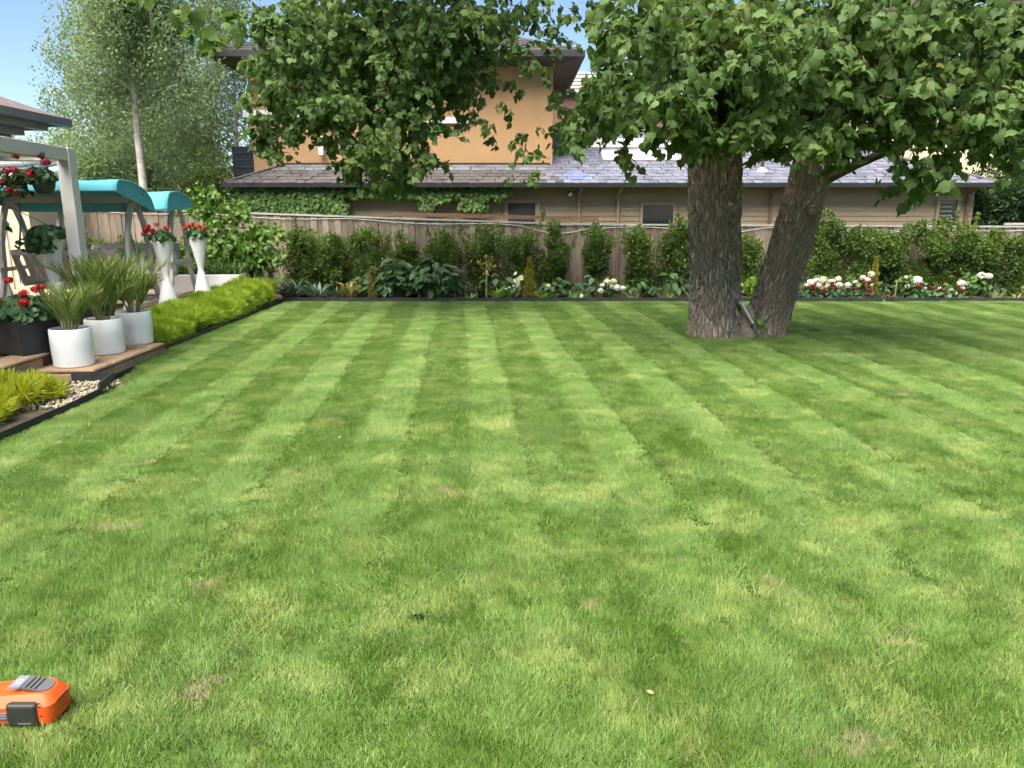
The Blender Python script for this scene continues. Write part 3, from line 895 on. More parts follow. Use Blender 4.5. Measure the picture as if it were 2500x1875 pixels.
# upper storey
ux0, ux1 = -6.78, 1.06
up = MB().box(ux0, ux1, 20.70, 28, 2.3, 5.36).build('upper_wall', MAT['render_wall'], house)
MB().box(-6.95, -5.3, 20.60, 20.698, 4.12, 4.29).build('window_ledge', MAT['white_trim'], up)
MB().box(-2.6, -1.12, 20.62, 20.698, 3.97, 4.12).build('window_ledge', MAT['white_trim'], up)
up_h = MB().box(-5.02, -4.9, 20.50, 20.60, 3.18, 3.75).build('window_shutter', MAT['white_trim'], up)
MB().box(-7.42, -6.80, 20.95, 21.9, 2.45, 3.42).build('dark_box', MAT['dark_screen'], up)
for k in range(5):
    MB().box(-7.43, -6.82, 20.93, 20.949, 2.52 + .18 * k, 2.56 + .18 * k).build('louvre', MAT['gutter_dark'], up)
ex0, ex1, ey0, uz = -7.45, 1.75, 20.0, 5.47
MB().add([(ex0 + .02, ey0 + .02, uz), (ex1 - .02, ey0 + .02, uz), (ex1 - .02, 28.4, uz), (ex0 + .02, 28.4, uz), (ux0, 20.70, uz - .11), (ux1, 20.70, uz - .11), (ux1, 28, uz - .11), (ux0, 28, uz - .11)],
         [(0, 1, 5, 4), (1, 2, 6, 5), (3, 0, 4, 7)]).build('upper_soffit', MAT['soffit'], house)
MB().box(ex0 - .05, ex1 + .05, ey0 - .07, ey0 + .05, uz - .01, uz + .13).box(ex0 - .05, ex0 + .05, ey0 + .05, 28.4, uz - .01, uz + .13).box(ex1 - .05, ex1 + .05, ey0 + .05, 28.4, uz - .01, uz + .13).build('upper_gutter', MAT['fascia'], house)
PU = math.tan(R(21))
zr = uz + .10
upr = part('upper_roof', [(ex0, ey0, zr), (ex1, ey0, zr), (ex1, 28.4, zr), (ex0, 28.4, zr), (ex0 + 4.2, ey0 + 4.2, zr + 4.2 * PU), (ex1 - 4.2, ey0 + 4.2, zr + 4.2 * PU)],
           [(0, 1, 5, 4), (1, 2, 5), (3, 0, 4), (2, 3, 4, 5)], MAT['roof_deck'], house)
q = MB(); qt = []
c2_, s2_ = math.cos(R(21)), math.sin(R(21))
rows = 0; s = -.03
while s < 4.1:
    x = ex0 + (SW / 2 if rows % 2 else 0)
    while x < ex1:
        if ex0 + max(0, s) < x < ex1 - max(0, s):
            v, f = slate_meshes[rows % 4]
            rot = Matrix.Rotation(R(18.5), 3, 'X'); p0 = Vector((x, ey0 + s, zr + s * PU + .022))
            q.add([rot @ Vector(p) + p0 for p in v], f); qt += [random.random()] * len(v)
        x += SW
    s += SG; rows += 1
so = part('slates', q.v, q.f, MAT['slate_dark'], upr, False, qt); so['kind'] = 'stuff'
MB().tube([(ex1 - .03, ey0 + .03, zr + .04), (ex1 - 4.2, ey0 + 4.2, zr + 4.2 * PU + .03)], .05, 6).tube([(ex0 + .03, ey0 + .03, zr + .04), (ex0 + 4.2, ey0 + 4.2, zr + 4.2 * PU + .03)], .05, 6).build('hip_capping', MAT['slate_dark'], upr)
MB().tube([(.9, 20.9, zr + .3), (.9, 20.9, zr + 1.3)], .012, 5).build('aerial', MAT['gutter_dark'], upr)

# a rear wing's roof glimpsed right of the orange wall, and the cream house behind
t = thing('rear_roof', 'pale grey roof glimpsed between the orange wall and the leaves', 'roof', (3, 30, 0))
MB().add([(1.6, 30, 6.05), (7, 30, 6.05), (7, 33, 7.3), (1.6, 33, 7.3)], [(0, 1, 2, 3)]).build('roof_sheet', MAT['far_roof'], t)
MB().box(1.6, 7, 30.2, 33, 0, 6.03).build('wall', MAT['brown_timber'], t)
for k in range(6):
    MB().bar((1.6, 30 + .5 * k, 6.06 + .208 * k), (7, 30 + .5 * k, 6.06 + .208 * k), .06, .03).build('roof_course', MAT['slate_dark'], t)
cream = thing('cream_house', 'cream rendered house rising behind the slate roof on the right', 'house', (16, 28, 0))
MB().box(12.0, 22, 28, 34, 0, 5.9).build('wall', MAT['cream'], cream)
MB().box(11.6, 22.4, 27.6, 34.4, 5.9, 6.1).build('eave', MAT['white_trim'], cream)
sh = MB().box(12.35, 12.95, 27.93, 27.997, 3.85, 4.75).build('shutter', MAT['white_trim'], cream)
for k in range(9):
    MB().box(12.40, 12.90, 27.90, 27.929, 3.90 + .095 * k, 3.945 + .095 * k).build('louvre', MAT['far_roof'], sh)

# ------------------------------------------------------------------ the big tree
tree = thing('shade_tree', 'large broadleaf tree with two thick grey barked trunks, one leaning right', 'tree', (3.2, 10.86, 0))
def trunk(name, path, mat, nseg=132, nlen=250, amp=.014, seed=0.0, knots=()):
    path = np.array(path, float)
    tpar = np.concatenate([[0], np.cumsum(np.linalg.norm(np.diff(path[:, :3], axis=0), axis=1))])
    tt = np.linspace(0, tpar[-1], nlen)
    C = np.stack([np.interp(tt, tpar, path[:, k]) for k in range(4)], 1)
    for _ in range(6):
        C[1:-1] = (C[:-2] + 2 * C[1:-1] + C[2:]) / 4
    V = np.zeros((nlen, nseg + 1, 3)); UV = np.zeros((nlen, nseg + 1, 2))
    for i in range(nlen):
        d = Vector(C[min(i + 1, nlen - 1), :3] - C[max(i - 1, 0), :3]).normalized()
        a = d.cross(Vector((0, 1, 0))).normalized(); b = d.cross(a).normalized()
        for k in range(nseg + 1):
            th = 2 * math.pi * k / nseg
            kk = k % nseg
            x, y = math.cos(2 * math.pi * kk / nseg), math.sin(2 * math.pi * kk / nseg)
            r = C[i, 3]
            r *= 1 + .05 * mnoise.noise((x * 1.3 + seed, y * 1.3, tt[i] * .9))
            r += amp * 1.2 * mnoise.noise((x * 9 + seed, y * 9, tt[i] * 2.5)) + amp * mnoise.noise((x * 22, y * 22 + seed, tt[i] * 6))
            r -= amp * 2.8 * max(0.0, .30 - abs(mnoise.noise((x * 9 * C[0, 3] / .4 + seed, y * 9 * C[0, 3] / .4, tt[i] * 2.2)))) / .30
            r *= 1 + .05 * math.exp(-max(0.0, tt[i] - .1) / .13) * (.5 + .5 * math.sin(5 * 2 * math.pi * kk / nseg + seed))
            for (kt, kz, kr) in knots:
                dd = math.hypot(((th - kt + math.pi) % (2 * math.pi) - math.pi) * C[i, 3], tt[i] - kz)
                r += kr * math.exp(-(dd / .09) ** 2) - kr * 1.3 * math.exp(-(dd / .035) ** 2)
            p = Vector(C[i, :3]) + (a * math.cos(th) + b * math.sin(th)) * r
            V[i, k] = p
            UV[i, k] = (th * C[0, 3] * .95 + .0, tt[i])
    W = nseg + 1
    I, K = np.meshgrid(np.arange(nlen - 1), np.arange(nseg), indexing='ij')
    q = I * W + K
    F = np.stack([q, q + 1, q + W + 1, q + W], -1).reshape(-1, 4)[:, ::-1].copy()
    return part(name, V.reshape(-1, 3), F, MAT[mat], tree, True, None, UV.reshape(-1, 2))
CAMSIDE = math.pi / 2 * 3
trunk('trunk', [(2.95, 10.86, -.1, .42), (2.945, 10.86, .08, .385), (2.93, 10.86, .3, .365), (2.88, 10.86, 1.0, .350), (2.82, 10.85, 1.84, .355), (2.78, 10.85, 2.76, .365), (2.66, 10.85, 3.6, .36), (2.3, 10.7, 4.8, .28), (2.0, 10.6, 6.6, .18)],
      'bark', seed=2.1, knots=((1.15, 1.95, .035), (2.4, 1.85, .02), (1.9, 2.3, .02)))
trunk('leaning_trunk', [(3.64, 10.9, -.1, .36), (3.66, 10.9, .1, .315), (3.74, 10.9, .4, .29), (3.88, 10.9, 1.0, .285), (4.05, 10.88, 1.83, .285), (4.19, 10.85, 2.66, .245), (4.33, 10.8, 3.5, .22), (4.7, 10.7, 5.2, .15)],
      'bark_stained', seed=7.7, amp=.011, knots=((1.2, 1.95, .04), (.45, 1.9, .04), (1.0, 2.35, .03)))
st = MB().tube([(3.36, 10.72, -.05), (3.35, 10.72, .15), (3.34, 10.72, .34), (3.31, 10.74, .44)], [.16, .135, .12, .07], 14)
st.build('stump', MAT['bark_scar'], tree, True)
MB().tube([(4.16, 10.85, 2.12), (4.34, 10.72, 2.20), (4.6, 10.5, 2.36), (4.95, 10.2, 2.55), (5.6, 9.8, 2.9), (6.4, 9.3, 3.1)], [.11, .075, .06, .055, .04, .02], 10).build('branch', MAT['stem'], tree, True)
MB().tube([(2.55, 10.8, 3.8), (1.6, 11.6, 5.2), (.2, 12.4, 5.6), (-.78, 12.8, 4.95), (-1.40, 12.8, 4.25), (-1.8, 12.7, 3.5)], [.16, .13, .10, .075, .06, .03], 10).build('branch', MAT['stem'], tree, True)
MB().tube([(2.4, 10.7, 4.6), (2.9, 9.3, 4.6), (3.6, 8.2, 4.2), (4.6, 7.8, 3.8)], [.14, .10, .07, .03], 9).build('branch', MAT['stem'], tree, True)
MB().tube([(4.5, 10.75, 4.2), (5.6, 9.9, 4.3), (6.6, 9.2, 3.7), (7.4, 8.9, 3.0)], [.12, .09, .06, .03], 9).build('branch', MAT['stem'], tree, True)
MB().tube([(-.78, 12.8, 4.95), (-2.1, 12.7, 5.1), (-3.2, 12.6, 4.5), (-3.7, 12.5, 3.6)], [.06, .05, .035, .015], 7).build('branch', MAT['stem'], tree, True)

CLUMP_HANGING = [(-3.42,12.0,4.42,0.42),(-3.23,13.2,4.74,0.53),(-2.5,12.5,4.64,0.56),(-1.97,13.6,4.9,0.68),(-1.09,12.8,4.71,0.64),(-0.43,12.25,4.53,0.43),(-3.99,13.4,4.23,0.37),(-3.09,12.0,3.91,0.49),(-2.73,13.2,4.13,0.6),(-1.9,12.5,4.0,0.63),(-1.31,13.6,4.2,0.62),(-0.65,12.8,4.12,0.39),(-3.75,12.25,3.49,0.28),(-3.63,13.4,3.59,0.48),(-2.7,12.0,3.34,0.49),(-2.36,13.2,3.43,0.54),(-1.6,12.5,3.4,0.51),(-1.11,13.6,3.68,0.49),(-3.89,12.8,3.07,0.3),(-3.24,12.25,3.13,0.28),(-3.1,13.4,3.13,0.19),(-2.17,12.0,2.81,0.37),(-1.77,13.2,2.98,0.41),(-3.76,12.5,2.78,0.13),(-2.68,13.6,2.61,0.27),(-1.93,12.8,2.5,0.3),(-1.46,12.25,2.62,0.19),(-2.1,13.4,2.28,0.18),(-2.16,12.0,2.33,0.14),(-1.72,13.2,2.39,0.15),(-2.97,12.5,2.79,0.12),(-4.4,13.6,4.2,0.12),(-4.14,12.8,3.19,0.12)]
CLUMP_SPARSE = [(1.08,12.0,4.64,0.24),(1.32,13.2,4.68,0.17),(0.31,12.5,4.81,0.28),(-0.14,13.6,4.96,0.31),(-0.16,12.8,4.18,0.19),(-0.06,12.25,3.31,0.11),(0.86,13.4,3.0,0.18),(0.38,12.0,2.33,0.11),(-0.68,13.2,3.37,0.24),(-0.39,12.5,3.04,0.18),(-0.27,13.6,2.88,0.17),(-0.59,12.8,3.69,0.23),(-1.1,12.25,3.01,0.21),(-1.18,13.4,2.59,0.15),(0.24,12.0,3.91,0.18),(0.0,13.2,3.81,0.17),(0.51,12.5,3.76,0.16),(0.07,13.6,3.68,0.12),(0.62,12.8,3.6,0.12),(0.32,12.25,2.89,0.2),(0.69,13.4,3.26,0.25),(0.25,12.0,2.57,0.16),(0.61,13.2,2.85,0.18),(0.13,12.5,2.33,0.14),(1.01,13.6,3.45,0.29),(0.13,12.8,4.71,0.32),(0.55,12.25,4.53,0.29),(0.94,13.4,4.85,0.24),(0.0,12.0,4.19,0.24),(0.53,13.2,4.44,0.2),(0.78,12.5,4.35,0.14)]
CLUMP_TIP = [(-2.15,5.6,3.1,0.11),(-2.41,6.8,3.35,0.13),(-2.11,6.1,3.05,0.09),(-2.67,7.2,3.35,0.1),(-2.11,6.4,3.17,0.06),(-2.39,5.85,3.19,0.06),(-3.13,7.0,3.48,0.06)]
CLUMP_WIDE = [(1.28,8.3,3.67,0.35),(1.99,9.5,3.95,0.4),(2.33,8.8,3.79,0.37),(3.16,9.9,4.04,0.42),(3.41,9.1,3.86,0.39),(3.67,8.55,3.73,0.36),(4.7,9.7,3.99,0.41),(4.47,8.3,3.67,0.35),(5.64,9.5,3.95,0.4),(5.71,8.8,3.79,0.37),(1.55,9.9,3.58,0.42),(1.93,9.1,3.43,0.39),(2.29,8.55,3.33,0.37),(3.13,9.7,3.54,0.42),(3.14,8.3,3.28,0.36),(4.12,9.5,3.51,0.41),(4.31,8.8,3.38,0.38),(5.4,9.9,3.58,0.42),(5.47,9.1,3.43,0.39),(5.61,8.55,3.33,0.37),(1.34,9.7,3.1,0.42),(1.61,8.3,2.91,0.36),(2.38,9.5,3.08,0.41),(2.69,8.8,2.98,0.38),(3.59,9.9,3.13,0.43),(3.81,9.1,3.02,0.39),(4.06,8.55,2.94,0.37),(5.15,9.7,3.1,0.42),(4.87,8.3,2.91,0.36),(6.11,9.5,3.08,0.41),(0.92,8.8,2.96,0.2),(0.94,9.9,2.82,0.2),(1.1,9.1,2.73,0.17),(1.34,8.55,2.69,0.13),(1.22,9.7,3.59,0.14),(1.01,8.3,3.11,0.11),(1.23,9.5,3.95,0.19),(1.81,8.8,2.68,0.22),(2.37,9.9,2.77,0.28),(2.52,9.1,2.8,0.22),(2.68,8.55,2.72,0.21),(3.4,9.7,2.7,0.27),(3.25,8.3,2.54,0.19),(4.06,9.5,2.68,0.22),(4.12,8.8,2.68,0.18),(5.61,9.9,2.75,0.2),(5.48,9.1,2.67,0.19)]
CLUMP_LOWER = [(4.68,8.3,2.11,0.1),(4.72,9.5,2.07,0.1),(4.66,8.8,1.93,0.07),(6.32,9.9,2.43,0.12),(1.28,9.1,2.35,0.08),(0.68,8.55,2.51,0.1),(3.24,9.7,2.51,0.11),(5.33,8.3,2.11,0.09),(1.25,9.5,2.49,0.1),(2.05,8.8,2.48,0.12),(4.01,9.9,2.38,0.12),(4.79,9.1,2.55,0.19),(4.36,8.55,2.19,0.17),(5.17,9.7,2.12,0.12),(5.31,8.3,2.5,0.17),(5.18,9.5,2.35,0.14),(5.24,8.8,2.4,0.1),(6.12,9.9,2.35,0.13),(1.64,9.1,2.55,0.08)]

def crown_set(clumps, dens, size, depth=1.5, tint_lo=0.0, tint_hi=1.0, lp=7):
    """leaves hang on short drooping twigs set through each clump"""
    P, A, N, S, T, TW = [], [], [], [], [], []
    for (cx_, cy_, cz_, r) in clumps:
        nt_ = max(2, int(dens * r * r / lp))
        ctint = rng.uniform(-.12, .16)
        for _ in range(nt_):
            d = rdir(1)[0] * rng.random() ** .45
            base = np.array([cx_ + d[0] * r * 1.05, cy_ + d[1] * r * depth, cz_ + d[2] * r * 1.0])
            outw = unit(np.array([d[0] + rng.normal() * .5, d[1] + rng.normal() * .5 - .25, .1 + rng.normal() * .25])[None])[0]
            L = size * rng.uniform(1.6, 3.2)
            tip = base + outw * L * .75 + np.array([0, 0, -L * .55])
            mid = base + outw * L * .45 + np.array([0, 0, -L * .08])
            TW.append((base, mid, tip))
            tw_t = rng.random()
            for k in range(lp):
                u = (k + rng.random()) / lp
                p = base * (1 - u) ** 2 + 2 * mid * u * (1 - u) + tip * u * u
                p = p + rng.normal(size=3) * size * .22
                ax = outw * rng.uniform(.1, .7) + rng.normal(size=3) * .50 + np.array([0, 0, -.70])
                nr = outw * rng.uniform(.2, .9) + rng.normal(size=3) * .7 + np.array([0, -.1, .6])
                P.append(p); A.append(ax); N.append(nr)
                S.append(size * rng.choice((.6, .8, 1.0, 1.25)) * rng.uniform(.85, 1.12) * (1.05 - .25 * u))
                high = np.clip(.5 + .5 * d[2], 0, 1)
                T.append(np.clip(tint_lo + (tint_hi - tint_lo) * (.52 * rng.random() + .30 * tw_t + .1) + ctint + (.3 if rng.random() < .025 else 0), 0, 1))
    return np.array(P), np.array(A), np.array(N), np.array(S), np.array(T), TW
low = []
for (cx_, cy_, cz_, r) in CLUMP_WIDE + CLUMP_HANGING:
    if cz_ < 3.15 and r > .12 and not (.8 < cx_ < 2.3 and cy_ < 11):
        for _ in range(2):
            low.append((cx_ + rng.uniform(-.9, .9) * r, cy_ + rng.uniform(-.5, .5) * r, cz_ - r * rng.uniform(.75, 1.2), r * rng.uniform(.20, .34)))
sets, twigs = [], []
for cl, dens, size, dep in ((CLUMP_HANGING, 2050, .112, 1.1), (CLUMP_SPARSE, 950, .108, .8), (CLUMP_TIP, 1200, .092, 1.0), (low, 2300, .112, 1.0), (CLUMP_LOWER, 2300, .118, 1.2), (CLUMP_WIDE, 3000, .114, 1.7)):
    P, A, N, S, T, TW = crown_set(cl, dens, size, dep)
    sets.append(cloud_arrays(T_lobed(), P, A, N, S, T)); twigs += TW
# the crown above, wider than the view: it shades the lawn below
n = 450
d = rdir(n) * (rng.random((n, 1)) ** .4)
P = np.array([2.6, 10.6, 7.0]) + d * np.array([6.0, 4.2, 3.6])
P2 = np.array([-1.2, 11.6, 6.6]) + rdir(160) * (rng.random((160, 1)) ** .4) * np.array([3.2, 2.6, 1.6])
P3 = np.array([-1.2, 12.4, 6.4]) + rdir(500) * (rng.random((500, 1)) ** .4) * np.array([3.0, 1.6, 1.2])  # extra unseen leaves, added to shade the hanging clumps below
P = np.concatenate([P, P2, P3])
P = P[P[:, 2] > 1.75 + .2497 * P[:, 1] + .35]
sets.append(cloud_arrays(T_leaf(.45), P, rdir(len(P), -.8), rdir(len(P), .8), rng.uniform(.20, .30, len(P))))
V, F, T = merge(*sets)
crown = part('crown', V, F, MAT['tree_leaf'], tree, False, T); crown['kind'] = 'stuff'
q = MB()
for i, (a, m_, c) in enumerate(twigs):
    q.tube([a, m_, c], [.008, .005, .002], 3, False)
tw = q.build('twigs', MAT['stem'], tree); tw['kind'] = 'stuff'
# sprouts at the foot
P = np.array([3.50, 10.62, .22]) + rng.normal(size=(26, 3)) * np.array([.07, .05, .10])
cloud('sprouts', T_leaf(), P, rdir(26, -.2), rdir(26, .6), rng.uniform(.05, .09, 26), MAT['lime_leaf'], tree)

for (kx, kz, kr, ky) in ((2.97, 1.80, .042, 10.50), (4.10, 1.76, .05, 10.575), (2.53, 1.66, .03, 10.63)):
    kn = MB().lathe((0, 0, 0), [(kr * 1.5, -.05), (kr * 1.45, .0), (kr * 1.15, .016), (kr * .95, .012), (kr * .8, .0), (kr * .4, .006), (.002, .008)], 16)
    kn.v = [(kx + v[0], ky - v[2], kz + v[1]) for v in kn.v]
    kn.build('branch_scar', MAT['bark_scar'], tree, True)
lamp = thing('garden_floodlight', 'slim silver floodlight wedged in the fork between the two trunks', 'lamp', (3.28, 10.6, .2))
MB().bar((3.175, 10.57, .52), (3.37, 10.57, .21), .09, .055, (.8, -.2, .5)).build('housing', MAT['steel'], lamp, bevel=.01)
MB().bar((3.20, 10.535, .505), (3.375, 10.535, .225), .03, .02, (.8, -.2, .5)).build('glass', MAT['lamp_white'], lamp)
MB().bar((3.37, 10.575, .215), (3.39, 10.575, .15), .05, .03).build('bracket', MAT['gutter_dark'], lamp)

# ------------------------------------------------------------------ background trees
def birch(name, label, x, y, h, lean, spread, nleaf, trunk_r=.11, crown_lo=.25, limbs=9, droop=.7, mat='birch_leaf', leaf=.080):
    t = thing(name, label, 'tree', (x, y, 0), 'birch trees beyond the fence' if 'birch' in name else None)
    top = np.array([x + lean, y, h])
    def at_(u): return np.array([x + lean * u + .06 * math.sin(u * 9), y, h * u])
    MB().tube([at_(u) for u in np.linspace(0, 1, 14)], [trunk_r * (1 - .85 * u) for u in np.linspace(0, 1, 14)], 9).build('trunk', MAT['birch_bark'], t, True)
    q = MB(); P = []
    for i in range(limbs):
        u = crown_lo + (1 - crown_lo) * (i + rng.random()) / limbs
        a = rng.random() * 2 * math.pi; L = spread * (1.15 - .75 * u) * rng.uniform(.7, 1.1)
        p0 = at_(u); e = p0 + np.array([math.cos(a) * L, math.sin(a) * L * .8, L * .45])
        md = (p0 + e) / 2 + np.array([0, 0, L * .12])
        q.tube([p0, md, e], [.035 * (1.2 - u), .022 * (1.2 - u), .006], 5, False)
        for j in range(max(1, nleaf // limbs // 14)):
            v = rng.random() ** .7
            c = p0 * (1 - v) ** 2 + 2 * md * v * (1 - v) + e * v * v + rng.normal(size=3) * .22 * spread * .5
            dl = droop * rng.uniform(.4, 1.3)
            k = np.arange(14) / 14.0
            pts_ = c + np.outer(k, np.array([rng.normal() * .22, rng.normal() * .22, -dl])) + rng.normal(size=(14, 3)) * .07
            P.append(pts_)
    q.build('limbs', MAT['birch_bark'], t)['kind'] = 'stuff'
    P = np.concatenate(P)
    c = cloud('crown', T_small(.34), P, rdir(len(P), -.9), rdir(len(P), .7), rng.uniform(.7, 1.3, len(P)) * leaf, MAT[mat], t)
    c['kind'] = 'stuff'
    return t
birch('birch_tree', 'tall slender birch with a pale bare lower trunk behind the swing seats', -9.25, 19.3, 8.4, .45, 2.4, 30000, .125, .50, 28)
birch('birch_tree', 'wide birch behind the one with the pale bare trunk', -11.9, 24, 8.8, .5, 2.7, 30000, .13, .2, 30)
birch('birch_tree', 'broad birch standing just left of the orange house', -8.9, 25.5, 8.6, .2, 2.8, 30000, .11, .10, 30)
birch('birch_tree', 'airy birch spreading its thin branches over the verandah roof corner', -14.4, 25.5, 6.6, .3, 1.5, 5000, .09, .12, 18)
birch('birch_tree', 'dense birch filling the gap between bare trunk and orange house', -11.6, 27.5, 8.2, -.2, 3.4, 32000, .12, .06, 30)
birch('yellow_tree', 'pale yellow green tree peeping over the slate roof ridge', 6.45, 33, 5.85, .1, 2.0, 3500, .1, .5, 14, .3, 'yellow_tree_leaf', .1)

def bush(name, label, cat, c, rad, nleaf, leaf, mat, group=None, lump=12, up=.5, tmpl=None, stems=4, stuff=True, hollow=.5, stem_mat='stem', tlo=0.0):
    """a shrub made of leafy lumps on a few stems; c is its base"""
    t = thing(name, label, cat, c, group)
    cc = np.array(c, float); rad = np.array(rad, float)
    L = rdir(lump) * (rng.random((lump, 1)) ** .6) * rad * .68
    L[:, 2] = rng.uniform(.12, .82, lump) * rad[2] * 2 - 0
    prof = np.clip(1.25 - np.abs(L[:, 2] / (2 * rad[2]) - .5) * 1.0, .4, 1)
    L[:, :2] *= prof[:, None]
    which = rng.integers(0, lump, nleaf)
    lr = rng.uniform(.30, .52, lump) * min(rad[0], rad[1]) * 1.15
    d = rdir(nleaf) * (hollow + (1 - hollow) * rng.random((nleaf, 1)))
    P = cc + L[which] + d * lr[which][:, None] * np.array([1, 1, 1.25])
    keep = P[:, 2] > c[2] + .02
    P, d = P[keep], d[keep]
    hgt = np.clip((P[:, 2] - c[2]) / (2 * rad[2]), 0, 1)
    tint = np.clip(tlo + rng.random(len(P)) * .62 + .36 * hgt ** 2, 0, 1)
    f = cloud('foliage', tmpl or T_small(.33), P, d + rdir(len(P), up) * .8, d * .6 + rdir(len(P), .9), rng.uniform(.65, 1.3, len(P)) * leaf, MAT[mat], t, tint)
    f['kind'] = 'stuff'
    q = MB()
    for k in range(stems):
        a = rng.random() * 6.28; e = L[rng.integers(0, lump)]
        q.tube([cc + np.array([math.cos(a), math.sin(a), 0]) * .03, cc + e * np.array([.5, .5, .6]), cc + e], [.014, .010, .004], 5, False)
    q.build('stem', MAT[stem_mat], t)['kind'] = 'stuff'
    return t
bush('conifer_hedge', 'dark shadowed evergreen filling the gap at the right end of the brown wall', 'hedge', (13.3, 20.6, 0), (2.1, 1.1, 1.5), 18000, .11, 'dark_leaf', lump=60)
bush('understorey_bush', 'dull green thicket under the birches behind the turquoise canopies', 'bush', (-10.6, 20.8, 0), (3.0, 1.2, 1.9), 24000, .10, 'birch_leaf', lump=60)
bush('background_tree', 'large soft green tree mass far behind the birches', 'tree', (-13.6, 30, 0), (3.6, 2.0, 3.1), 30000, .16, 'birch_leaf', lump=70)
bush('understorey_bush', 'dark leafy thicket between the birches and the dark box on the house', 'bush', (-8.3, 21.8, 0), (1.3, 1.2, 1.75), 7000, .09, 'shrub_leaf', lump=26)
bush('understorey_bush', 'pale green shrubbery behind the verandah post', 'bush', (-13.6, 20.5, 0), (2.2, 1.2, 1.9), 9000, .09, 'birch_leaf', lump=30)

# ------------------------------------------------------------------ clipped shrubs along the fence
SH = [  # x, base y, height, half width, leaf count, label
 (-4.36, 15.9, 1.50, .36, 2600, 'shrub with a tall sprig above the fence, beside the big lime leaved tree'),
 (-3.68, 15.9, 1.34, .34, 2600, 'low rounded shrub second from the lime leaved tree along the fence'),
 (-2.98, 15.9, 1.44, .36, 2800, 'bushy shrub on the fence just left of the big arum clumps'),
 (-2.24, 15.95, 1.40, .23, 1500, 'narrow shrub rising behind the tallest arum leaves'),
 (-1.45, 15.95, 1.43, .33, 2100, 'rounded shrub with bare fence either side, behind the right arum clump'),
 (-.62, 15.95, 1.50, .32, 2100, 'shrub on the fence above the staked seedling'),
 (.14, 15.95, 1.42, .24, 1600, 'slim shrub immediately left of the yellow dwarf conifer'),
 (.92, 15.95, 1.66, .33, 2300, 'tall shrub overtopping the fence right of the yellow dwarf conifer'),
 (1.76, 15.95, 1.50, .31, 2000, 'vase shaped shrub behind the cream hydrangea near the thick trunk'),
 (2.66, 15.95, 1.46, .28, 1900, 'shrub under the black square window of the brown wall'),
 (3.42, 15.95, 1.62, .34, 2500, 'dense dark shrub partly hidden by the thick upright trunk'),
 (4.92, 15.95, 1.26, .25, 1700, 'shrub seen through the gap between the two trunks'),
 (6.46, 15.95, 1.84, .40, 3200, 'tallest shrub on the fence, beside the leaning trunk'),
 (7.16, 15.95, 1.46, .30, 2100, 'shrub behind the largest red and white flower patch'),
 (7.84, 15.95, 1.36, .33, 2500, 'shrub to the right of the slim yellow green conifer by the red flowers'),
 (8.72, 15.95, 1.66, .48, 4200, 'widest dense shrub below the window at the right end of the wall'),
 (9.42, 15.95, 1.52, .26, 2200, 'upright shrub just right of the widest one'),
 (9.90, 15.95, 1.42, .27, 2200, 'shrub behind the tall white hydrangea at the right'),
 (10.55, 15.95, 1.34, .34, 2400, 'dark shrub at the right end of the fence'),
 (-6.15, 15.95, 1.22, .42, 2600, 'shrub on the fence behind the far swing seat post'),
 (-6.95, 15.95, 1.24, .45, 2800, 'light green shrub seen between the two swing canopies'),
 (-7.85, 15.95, 1.20, .46, 2800, 'shrub behind the middle of the near swing bench'),
 (-8.75, 15.95, 1.15, .45, 2600, 'shrub against the fence beside the beige shed'),
]
for x, y, h, r, n, lab in SH:
    tall = h > 1.5
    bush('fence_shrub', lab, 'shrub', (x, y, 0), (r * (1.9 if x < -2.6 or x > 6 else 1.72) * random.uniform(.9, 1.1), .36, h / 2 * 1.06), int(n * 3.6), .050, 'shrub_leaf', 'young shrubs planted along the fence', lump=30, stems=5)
    root = [ob for ob in COL.objects if ob.get('label') == lab][0]
    PS = []
    for j in range(9 if tall else 6):
        lead = j == 0 and (tall or x == -4.36)
        bx, L_ = x + rng.normal() * r * .65, rng.uniform(.14, .28) + (.18 if lead else 0)
        z0_ = h * (rng.uniform(.55, .86) if not lead else .84)
        n2 = int(26 + 260 * L_); k = rng.random(n2)
        dx, dy = rng.normal() * .25, rng.normal() * .2
        PS.append(np.stack([bx + dx * k * L_ + rng.normal(0, .035, n2) * (1.1 - k), y - .18 + dy * k * L_ + rng.normal(0, .035, n2), z0_ + k * L_], 1))
    PS = np.concatenate(PS); n2 = len(PS)
    cloud('sprigs', T_small(.33), PS, rdir(n2, 1.0), rdir(n2, .5), rng.uniform(.028, .058, n2), MAT['shrub_leaf'], root, np.clip(.45 + .55 * rng.random(n2), 0, 1))['kind'] = 'stuff'

# leafy lime-green tree in the corner
fig = thing('mulberry_tree', 'bushy lime leaved young tree in the corner beside the white trough', 'tree', (-5.25, 15.2, 0))
q = MB()
for k in range(7):
    a = rng.random() * 6.28
    q.tube([(-5.25, 15.2, 0), (-5.25 + .12 * math.cos(a), 15.2 + .1 * math.sin(a), .6), (-5.3 + .45 * math.cos(a), 15.2 + .3 * math.sin(a), 1.4)], [.022, .017, .008], 6, False)
q.build('trunk', MAT['stem'], fig)
FC = [(-5.75, 14.9, 2.1, .2), (-5.95, 15.0, 1.75, .26), (-5.6, 14.9, 1.6, .32), (-5.2, 15.0, 1.75, .2), (-5.15, 14.9, 1.35, .32), (-4.85, 14.9, 1.2, .28), (-5.5, 14.9, 1.1, .35), (-5.0, 14.85, .85, .3), (-4.65, 14.85, .95, .2), (-4.55, 14.8, .72, .14), (-5.35, 14.95, .7, .3), (-5.9, 15.0, 1.3, .3), (-4.75, 15.1, 1.45, .2), (-6.1, 15.1, 1.0, .3)]
